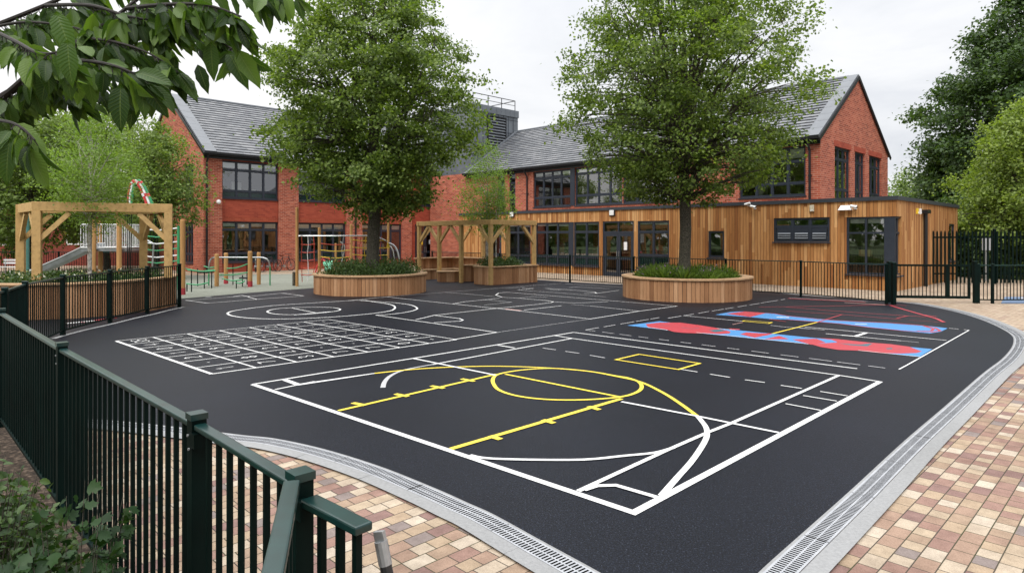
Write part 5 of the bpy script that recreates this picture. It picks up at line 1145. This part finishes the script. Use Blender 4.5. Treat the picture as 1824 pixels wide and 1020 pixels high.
def pf(rows, d, u0):                          # outline rows (v, half width in px) -> (height, radius)
    return sorted([(CH+(HOR-v)/F*d, w/F*d) for v, w in rows])
tree('maple_tree', 'large leafy tree with dark trunk growing from the left round planter', (P1[0]+.12, P1[1], 0), pf([(388,28), (368,85), (340,130), (300,165), (250,205), (200,205), (150,200), (100,180), (60,152), (20,125), (-20,95), (-60,55), (-80,15)], 23.6, 665), .215, 3.0, 720, 112, .097, M['leafA'], M['bark'], 3, T_MAPLE, .5, .48, .45, coh=1.1, limbs=34, lift=(.15, .85), lspan=.5, rs_=.91)
tree('maple_tree', 'large leafy tree with forked limbs growing from the right round planter', (P2[0]-.05, P2[1], 0), pf([(358,50), (340,105), (300,160), (250,215), (200,225), (150,235), (100,226), (60,205), (0,178), (-50,140), (-100,85), (-125,20)], 21.6, 1222), .185, 3.1, 800, 84, .090, M['leafA'], M['bark'], 5, T_MAPLE, .5, .46, .45, coh=1.1, limbs=40, lift=(.15, .9), lspan=.42, rs_=.94)
# birch trees
bt = D(868, 300, 28.2); tree('birch_tree', 'young birch with pale thin trunk rising through the centre pergola', (bt.x, bt.y, 0), pf([(415,10), (395,28), (375,46), (350,52), (320,42), (290,28), (270,16), (255,5)], 28.2, 868), .05, 2.4, 120, 52, .078, M['leafC'], M['birchbark'], 8, T_KITE, .5, .42, .7, limbs=12)
b2t = D(884, 300, 27.9); tree('birch_tree', 'second slimmer birch stem just right of the young birch in the pergola', (b2t.x, b2t.y, 0), pf([(425,8), (400,24), (370,30), (340,28), (310,16), (295,5)], 27.9, 882), .03, 2.5, 40, 80, .07, M['leafC'], M['birchbark'], 9, T_KITE, .5, .36, .7, limbs=8)
bl = D(161, 300, 17.9); tree('birch_tree', 'birch with white trunk and airy pale crown inside the square pergola', (bl.x, bl.y, 0), pf([(405,15), (385,50), (350,72), (310,78), (270,68), (235,48), (205,26), (185,6)], 17.9, 161), .055, 2.4, 150, 90, .06, M['leafC'], M['birchbark'], 21, T_KITE, .6, .42, .7, limbs=16)
# trees round the edges
def place(u, d): return ((u-912)/F*d, d, 0)
tree('broadleaf_tree', 'bushy pale green tree in front of the gable of the left wing', place(274, 30.5), pf([(425,30), (390,72), (340,82), (300,80), (262,52), (232,32), (205,8)], 30.5, 274), .13, 2.0, 190, 95, .13, M['leafE'], M['bark'], 31, T_KITE, 0, .55, .6)
tree('broadleaf_tree', 'pale green tree at the far left edge behind the square pergola', place(55, 36), pf([(450,40), (400,100), (340,120), (280,118), (230,90), (200,50), (185,12)], 36, 55), .16, 2.0, 210, 120, .19, M['leafE'], M['bark'], 32, T_KITE, 0, .8, .6)
tree('broadleaf_tree', 'darker green tree between the far left tree and the gable', place(190, 40), pf([(430,60), (380,95), (320,105), (260,95), (220,70), (195,38), (180,8)], 40, 190), .18, 2.0, 200, 100, .19, M['leafE'], M['bark'], 33, T_KITE, 0, .85, .6)
tree('broadleaf_tree', 'dark low tree at the left picture edge behind the brick annex', place(-70, 52), pf([(430,80), (360,130), (280,130), (230,90), (200,20)], 52, -70), .2, 2.0, 150, 100, .26, M['leafB'], M['bark'], 34, T_KITE, 0, 1.1, .6)
tree('broadleaf_tree', 'dark tree behind the brick annex between the pale trees', place(120, 58), pf([(430,80), (360,110), (290,110), (240,80), (205,15)], 58, 120), .2, 2.0, 150, 100, .28, M['leafB'], M['bark'], 35, T_KITE, 0, 1.2, .6)
tree('broadleaf_tree', 'very tall dark green tree at the right edge behind the feathery tree', place(1850, 42), pf([(440,90), (390,150), (340,200), (280,180), (240,172), (200,192), (150,172), (100,135), (60,100), (0,62), (-50,30), (-80,5)], 42, 1850), .35, 3.0, 760, 140, .24, M['leafB'], M['bark'], 41, T_KITE, 0, 1.05, .5)
tree('broadleaf_tree', 'mid green bushy tree behind the far corner of the timber extension', place(1690, 46), pf([(440,40), (400,80), (360,80), (320,56), (285,20)], 46, 1690), .2, 1.5, 150, 110, .24, M['leafB'], M['bark'], 42, T_KITE, 0, .95, .6)
tree('broadleaf_tree', 'small grey green tree just right of the brick gable', place(1625, 60), pf([(430,30), (390,50), (350,55), (320,35), (300,8)], 60, 1625), .15, 1.5, 100, 90, .24, M['leafE'], M['bark'], 43, T_KITE, 0, 1.0, .6)
tree('broadleaf_tree', 'bright green bush tree in front of the dark trees right of the gable', place(1672, 50), pf([(430,30), (400,45), (370,42), (345,25), (330,5)], 50, 1672), .12, 1.0, 80, 100, .2, M['leafE'], M['bark'], 44, T_KITE, 0, .8, .6)
tree('broadleaf_tree', 'dark bushy tree directly behind the tall pointed fence', place(1765, 36), pf([(480,60), (440,95), (400,95), (360,70), (335,15)], 36, 1765), .15, .8, 160, 110, .2, M['leafB'], M['bark'], 45, T_KITE, 0, .85, .6)
for (u, d, r, sd, lab) in ((1700, 33, 40, 51, 'dark evergreen shrub behind the left end of the pointed fence'), (1790, 31, 55, 52, 'dark evergreen shrub with red blooms behind the pointed fence')):
    tree('evergreen_shrub', lab, place(u, d), pf([(498,r*.6), (460,r), (430,r*.9), (405,r*.3)], d, u), .06, .2, 60, 120, .14, M['leafB'], M['bark'], sd, T_KITE, 0, .5, .7, cat='shrub', limbs=8)
tree('ash_tree', 'bright green feathery tree at the right edge in front of the very tall dark tree', place(1846, 31), pf([(455,95), (420,112), (380,125), (340,118), (300,120), (260,100), (225,95), (195,70), (170,30), (160,8)], 31, 1840), .2, 1.2, 420, 90, .15, M['leafD'], M['bark'], 61, T_KITE, 0, .62, .6, droop=.7, lumpy=.75, rs_=.86)

# far belt of trees all round the horizon, one mass
N = 26000; a = rs.uniform(0, 6.283, N); rad = rs.uniform(95, 130, N); hh = 9+2.2*np.sin(a*9)+1.6*np.sin(a*23+1)+1.1*np.sin(a*47); z = hh*rs.uniform(0, 1, N)**.8
P = np.stack([rad*np.sin(a), 20+rad*np.cos(a), z], 1); tag(leaves('woodland_belt', P, rs.normal(size=(N, 3)), rs.normal(size=(N, 3))+np.array([0,0,1]), 2.1*rs.uniform(.6, 1.3, N), 1.6, T_KITE, M['leafB'], None, (0,0,0)), 'distant dark belt of trees along the horizon', 'woodland', kind='stuff')

# planting in the beds
def bed(name, lab, pts, n, h, size, mat_, seed, up=.5, tm=T_KITE, wd=.6, fl=None, zb=.6, tuft=False):
    rng = np.random.RandomState(seed); pts = np.array(pts); ci = rng.randint(0, len(pts), n); c = pts[ci]; hh = h*(.6+.6*np.abs(np.sin(ci*12.9)))
    g = rng.normal(size=(n, 3))*np.array([.17, .17, 0]); P = np.stack([c[:, 0]+g[:, 0], c[:, 1]+g[:, 1], zb+hh*rng.uniform(0, 1, n)**.8*np.exp(-(g[:, 0]**2+g[:, 1]**2)*6)], 1)
    dirs = unit(rng.normal(size=(n, 3)))+np.array([0, 0, up]); nr = rng.normal(size=(n, 3))+np.array([0, 0, .8]); s = size*rng.uniform(.6, 1.3, n); mats = [mat_]; mi = None
    if tuft: P[:, 2] = zb; P[:, :2] = c+g[:, :2]*.35; dirs = np.concatenate([g[:, :2]*4.5, np.full((n, 1), 1.0)], 1)+rng.normal(size=(n, 3))*.12; s = s*(.6+.6*np.abs(np.sin(ci*7.7)))
    if fl: mats.append(fl[0]); mi = ((rng.uniform(size=n) < fl[1]) & (P[:, 2] > zb+.5*hh)).astype(int)
    return tag(leaves(name, P, dirs, nr, s, s*wd, tm, mats, None, (0,0,0), mi), lab, 'planting', kind='stuff')
def disc_pts(c, r, n, seed, rmin=0):
    rng = np.random.RandomState(seed); a = rng.uniform(0, 6.283, n); q = rmin+(r-rmin)*np.sqrt(rng.uniform(size=n)); return [(c[0]+x*math.cos(t_), c[1]+x*math.sin(t_)) for x, t_ in zip(q, a)]
bed('leafy_ground_cover', 'dense dark green leafy planting filling the left round planter', disc_pts(P1, 1.55, 110, 1, .25), 7500, .55, .10, M['shrub'], 1, 1.0, T_KITE, .42)
bed('grassy_ground_cover', 'grassy tufts filling the right round planter around the trunk', disc_pts(P2, 1.55, 60, 2, .3), 6500, .38, .40, M['grassy'], 2, 1.6, T_KITE, .05, tuft=True)
bed('leafy_ground_cover', 'leafy plants with small purple flowers among the grasses of the right round planter', disc_pts(P2, 1.55, 45, 3, .3), 3500, .42, .075, M['shrub'], 3, .5, T_KITE, .6, (M['flower'], .25))
bed('leafy_ground_cover', 'low dark leafy planting inside the angled planter under the pergola', [tuple((Fc+E1*random.uniform(.2, 1.1)+E2*random.uniform(.4, 2.2))[:2]) for _ in range(40)], 3500, .45, .08, M['shrub'], 4, .5, zb=.66)
bed('leafy_ground_cover', 'white flowering planting in the tall curved planter under the square pergola', [(x, y) for x, y in zip(np.random.RandomState(5).uniform(-14, -10.3, 110), np.random.RandomState(6).uniform(16.4, 19.2, 110)) if not (x > -10.8 and y < 17) and y < 16.6+(-10-x)*-.0+3], 4200, .30, .085, M['shrub'], 5, .5, T_KITE, .6, (M['wflower'], .06), .74)

# bushes in the soil bed in front of the near railing
def bush(lab, c, r, h, n, size, tm, mat_, seed, wd=.8):
    rng = np.random.RandomState(seed); t = thing('bush', lab, 'bush', (c[0], c[1], .02)); mb = MB(); P = []; Dd = []; Nn = []
    for i in range(int(n/14)):
        th = rng.uniform(0, 6.283); q = math.sqrt(rng.uniform())*r; e = Vector((c[0]+q*math.cos(th), c[1]+q*math.sin(th), .02+h*(1-.5*(q/r)**2)*rng.uniform(.55, 1.1))); b = Vector((c[0]+(e.x-c[0])*.35, c[1]+(e.y-c[1])*.35, .02))
        m_ = b.lerp(e, .55)+Vector((0, 0, h*.12)); S_ = spline([b, m_, e], 5); mb.tube(S_, [.0032*(1-.7*j/(len(S_)-1)) for j in range(len(S_))], 5, 0, False)
        for j in range(14):
            f = rng.uniform(.3, 1); p = S_[min(len(S_)-1, int(f*(len(S_)-1)))]; dv = np.array([math.cos(th)*.4, math.sin(th)*.4, -.15])+rng.normal(size=3)*.6
            P.append(np.array(p)+rng.normal(size=3)*.012); Dd.append(dv); Nn.append(np.array([0, -.25, 1.0])+rng.normal(size=3)*.45)
    mb.build('stems', M['bark'], t); P = np.array(P); s = size*rng.uniform(.55, 1.25, len(P)); leaves('foliage', P, np.array(Dd), np.array(Nn), s, s*wd, tm, mat_, t, (c[0], c[1], .02))
bush('broad lobed dark leaved bush close to the near railing at the bottom of the picture', (-1.62, 2.36),   .34, 1.10, 1100, .050, T_IVY, M['ivy'], 71, .95)
bush('fine leaved dark bush at the bottom left corner of the soil bed', (-2.12, 2.52), .42, 1.12, 5600, .040, T_LONG[:2], M['shrubd'], 72, .55)
bush('sprawling small leaved bush in the soil against the left of the near railing', (-2.55, 3.05), .45, .85, 3800, .044, T_LONG[:2], M['shrubd'], 73, .55)
bush('low lobed leaf bush at the very bottom edge below the fine leaved one', (-1.75, 2.0), .45, 1.0, 1100, .048, T_IVY, M['ivy'], 74, .9)
rng = np.random.RandomState(80); N = 900; P = np.stack([rng.uniform(-7, -2.2, N), rng.uniform(1.5, 8, N), .03+rng.uniform(0, .03, N)], 1); P = P[(P[:, 0]+P[:, 1] < 1.2)]
tag(leaves('leaf_litter', P, rng.normal(size=(len(P), 3))*np.array([1, 1, .15]), rng.normal(size=(len(P), 3))*.3+np.array([0,0,1]), .06*rng.uniform(.5, 1.2, len(P)), .035, T_KITE, plain('dry_leaves', (.18, .12, .07), .9, 0, .5, 30), None, (0,0,0)), 'dry leaf litter scattered over the brown soil bed', 'leaf litter', kind='stuff')

# cherry branch hanging in from the upper left; its trunk stands left of the picture
ch_ = thing('cherry_tree', 'cherry tree boughs with large drooping serrated leaves in the upper left foreground', 'tree', (-2.7,1.3,0))
bm = MB(); nodes = []
def br(pts, r0, r1):
    S_ = spline(pts, 7); bm.tube(S_, [r0+(r1-r0)*i/(len(S_)-1) for i in range(len(S_))], 7, 0, False); return S_
TRK = Vector((-2.7,1.3,0)); bm.tube([TRK, TRK+Vector((.02,.02,1.2)), TRK+Vector((.08,.05,2.1)), TRK+Vector((.0,.1,3.4))], [.11,.09,.08,.05], 10)
root = TRK+Vector((.07,.05,2.1))
B = []
B.append(br([root, D(-150,245,1.7), D(-10,182,1.68), D(75,113,1.65), D(150,68,1.7), D(225,15,1.75), D(310,-60,1.8)], .011, .004))
B.append(br([D(-10,182,1.68), D(70,135,1.8), D(150,100,1.85), D(240,72,1.9), D(345,58,1.9), D(434,98,1.85)], .009, .002))
B.append(br([D(75,113,1.65), D(140,108,1.5), D(205,118,1.45), D(255,140,1.45)], .006, .002))
B.append(br([D(225,15,1.75), D(300,8,1.6), D(370,10,1.55), D(430,30,1.55)], .006, .002))
B.append(br([root, D(-160,100,1.9), D(-20,50,1.9), D(80,10,1.9), D(200,-40,1.95), D(360,-50,1.9), D(500,-45,1.85)], .009, .003))
B.append(br([D(-60,213,1.68), D(0,215,1.5), D(35,225,1.42), D(62,250,1.40)], .005, .002))
B.append(br([D(-20,50,1.9), D(30,75,1.6), D(70,95,1.4), D(110,92,1.35)], .006, .002))
B.append(br([D(80,10,1.9), D(160,10,1.7), D(230,30,1.65), D(300,40,1.7)], .006, .002))
B.append(br([D(75,113,1.65), D(95,140,1.75), D(125,165,1.8), D(150,180,1.8)], .004, .002))
B.append(br([D(-20,182,1.7), D(40,150,1.75), D(110,140,1.8), D(190,150,1.8), D(262,165,1.82)], .005, .0015))
B.append(br([D(150,68,1.7), D(205,75,1.62), D(265,95,1.6), D(318,128,1.62)], .004, .0015))
B.append(br([D(-20,50,1.9), D(40,40,1.75), D(110,45,1.7), D(175,60,1.7)], .005, .0015))
B.append(br([D(225,15,1.75), D(290,35,1.8), D(340,50,1.85), D(385,50,1.9)], .004, .0015))
B.append(br([D(300,-45,1.9), D(400,-20,1.75), D(470,-12,1.7), D(525,-8,1.7)], .005, .002))
P, Dd, Nn, Ls = [], [], [], []; rng = np.random.RandomState(91)
def hang(i, k, f0=.25, ln=(.054, .096), side=.5, right=.62):
    S_ = B[i]
    for _ in range(k):
        f = rng.uniform(f0, 1); j = min(len(S_)-2, int(f*(len(S_)-1))); p = S_[j].lerp(S_[j+1], rng.uniform())
        d = np.array([right+rng.normal()*side, rng.normal()*.5, -1.0+rng.normal()*.35]); pet = unit(d[None])[0]*.018
        bm2.tube([p, p+Vector(pet)], .0011, 4, 0, False)
        P.append(np.array(p)+pet); Dd.append(d); Nn.append(np.array([rng.normal()*1.3, -.8, .5+rng.normal()*.5])); Ls.append(rng.uniform(*ln))
bm2 = MB()
for i, k, f0 in ((0, 120, .14), (1, 100, .05), (2, 50, .05), (3, 84, .05), (4, 150, .06), (5, 12, .4), (6, 54, .1), (7, 74, .1), (8, 24, .1), (9, 46, .02), (10, 40, .02), (11, 40, .02), (12, 40, .02), (13, 26, .2)): hang(i, k, f0)
for (u, v, d, dx, L_) in ((215,150,1.35,.0,.10), (18,245,1.4,-.1,.105), (50,262,1.4,.5,.10), (120,70,1.3,.1,.095), (375,75,1.6,.1,.095), (312,100,1.7,-.1,.075), (405,90,1.65,.6,.11), (420,88,1.6,.7,.11), (352,115,1.7,.4,.08), (510,-10,1.7,.3,.07), (528,-5,1.7,.35,.065), (490,-15,1.7,.4,.07), (100,20,1.35,.4,.1)):
    p = D(u, v, d); P.append(np.array(p)); Dd.append(np.array([dx, -.1, -1.0])); Nn.append(np.array([.25, -1, .35])); Ls.append(L_)
bm.v += []; nb = len(bm.v); bm.v += bm2.v; bm.f += [tuple(nb+q for q in f_) for f_ in bm2.f]; bm.m += bm2.m; bm.build('bough', M['twig'], ch_)
P = np.array(P); Ls = np.array(Ls); leaves('foliage', P, np.array(Dd), np.array(Nn), Ls, Ls*.37, T_LONG, M['cherry'], ch_, tuple(ch_.location))
# ------------------------------------------------------------------ daylight: bright overcast
EL, AZ = R(52), R(200)                        # sun height and compass direction (0 = +Y, clockwise)
sd = Vector((math.sin(AZ)*math.cos(EL), math.cos(AZ)*math.cos(EL), math.sin(EL)))
su = bpy.data.lights.new("sun", 'SUN'); su.energy = 1.5; su.angle = R(22); su.color = (1, .965, .91)
so = bpy.data.objects.new("sun", su); C.objects.link(so); so.rotation_euler = sd.to_track_quat('Z', 'Y').to_euler(); so.location = (0, -10, 40)
w = bpy.data.worlds.new("World"); bpy.context.scene.world = w; w.use_nodes = True; t = w.node_tree; nd = t.nodes; bg = nd["Background"]; bg.inputs[1].default_value = .1
class WB(NB):
    def __init__(s): s.t = t
wb = WB(); sky = wb.n('ShaderNodeTexSky', sky_type='NISHITA', sun_disc=False); sky.sun_elevation = EL; sky.sun_rotation = AZ
g = wb.n('ShaderNodeTexCoord').outputs['Generated']; x, y, z = wb.sep(g); zc = wb.math('MAXIMUM', z, .02)
pl = wb.comb(wb.math('DIVIDE', x, wb.math('ADD', zc, .22)), wb.math('MULTIPLY', wb.math('DIVIDE', y, wb.math('ADD', zc, .22)), 1.0))
n1 = wb.n('ShaderNodeTexNoise', {'Vector': pl, 'Scale': .9, 'Detail': 7, 'Roughness': .55, 'Distortion': .4}).outputs[0]
side = wb.math('MULTIPLY_ADD', x, .30, 0.0)      # the cloud is thicker and greyer to the right
fac = wb.math('ADD', n1, side)
cl_ = wb.ramp(fac, [(.38, (1.0, .995, .985)), (.50, (.90, .905, .92)), (.60, (.78, .795, .83)), (.68, (.86, .87, .89)), (.82, (.66, .68, .73))])
zen = wb.math('MULTIPLY_ADD', wb.math('POWER', zc, 3.0), 27.0, 7.8)
cloud = wb.mix(1.0, cl_, wb.n('ShaderNodeCombineColor', {0: zen, 1: zen, 2: zen}).outputs[0], 'MULTIPLY')
t.links.new(wb.mix(.94, sky.outputs[0], cloud), bg.inputs[0])
sc = bpy.context.scene
sc.view_settings.view_transform = 'Standard'; sc.view_settings.look = 'None'; sc.view_settings.exposure = .45; sc.view_settings.gamma = 1
sc.render.engine = 'CYCLES'; sc.cycles.use_denoising = True; sc.cycles.max_bounces = 7; sc.cycles.diffuse_bounces = 4; sc.cycles.glossy_bounces = 3; sc.cycles.transmission_bounces = 3; sc.cycles.transparent_max_bounces = 10
sc.cycles.caustics_reflective = False; sc.cycles.caustics_refractive = False; sc.cycles.sample_clamp_indirect = 6
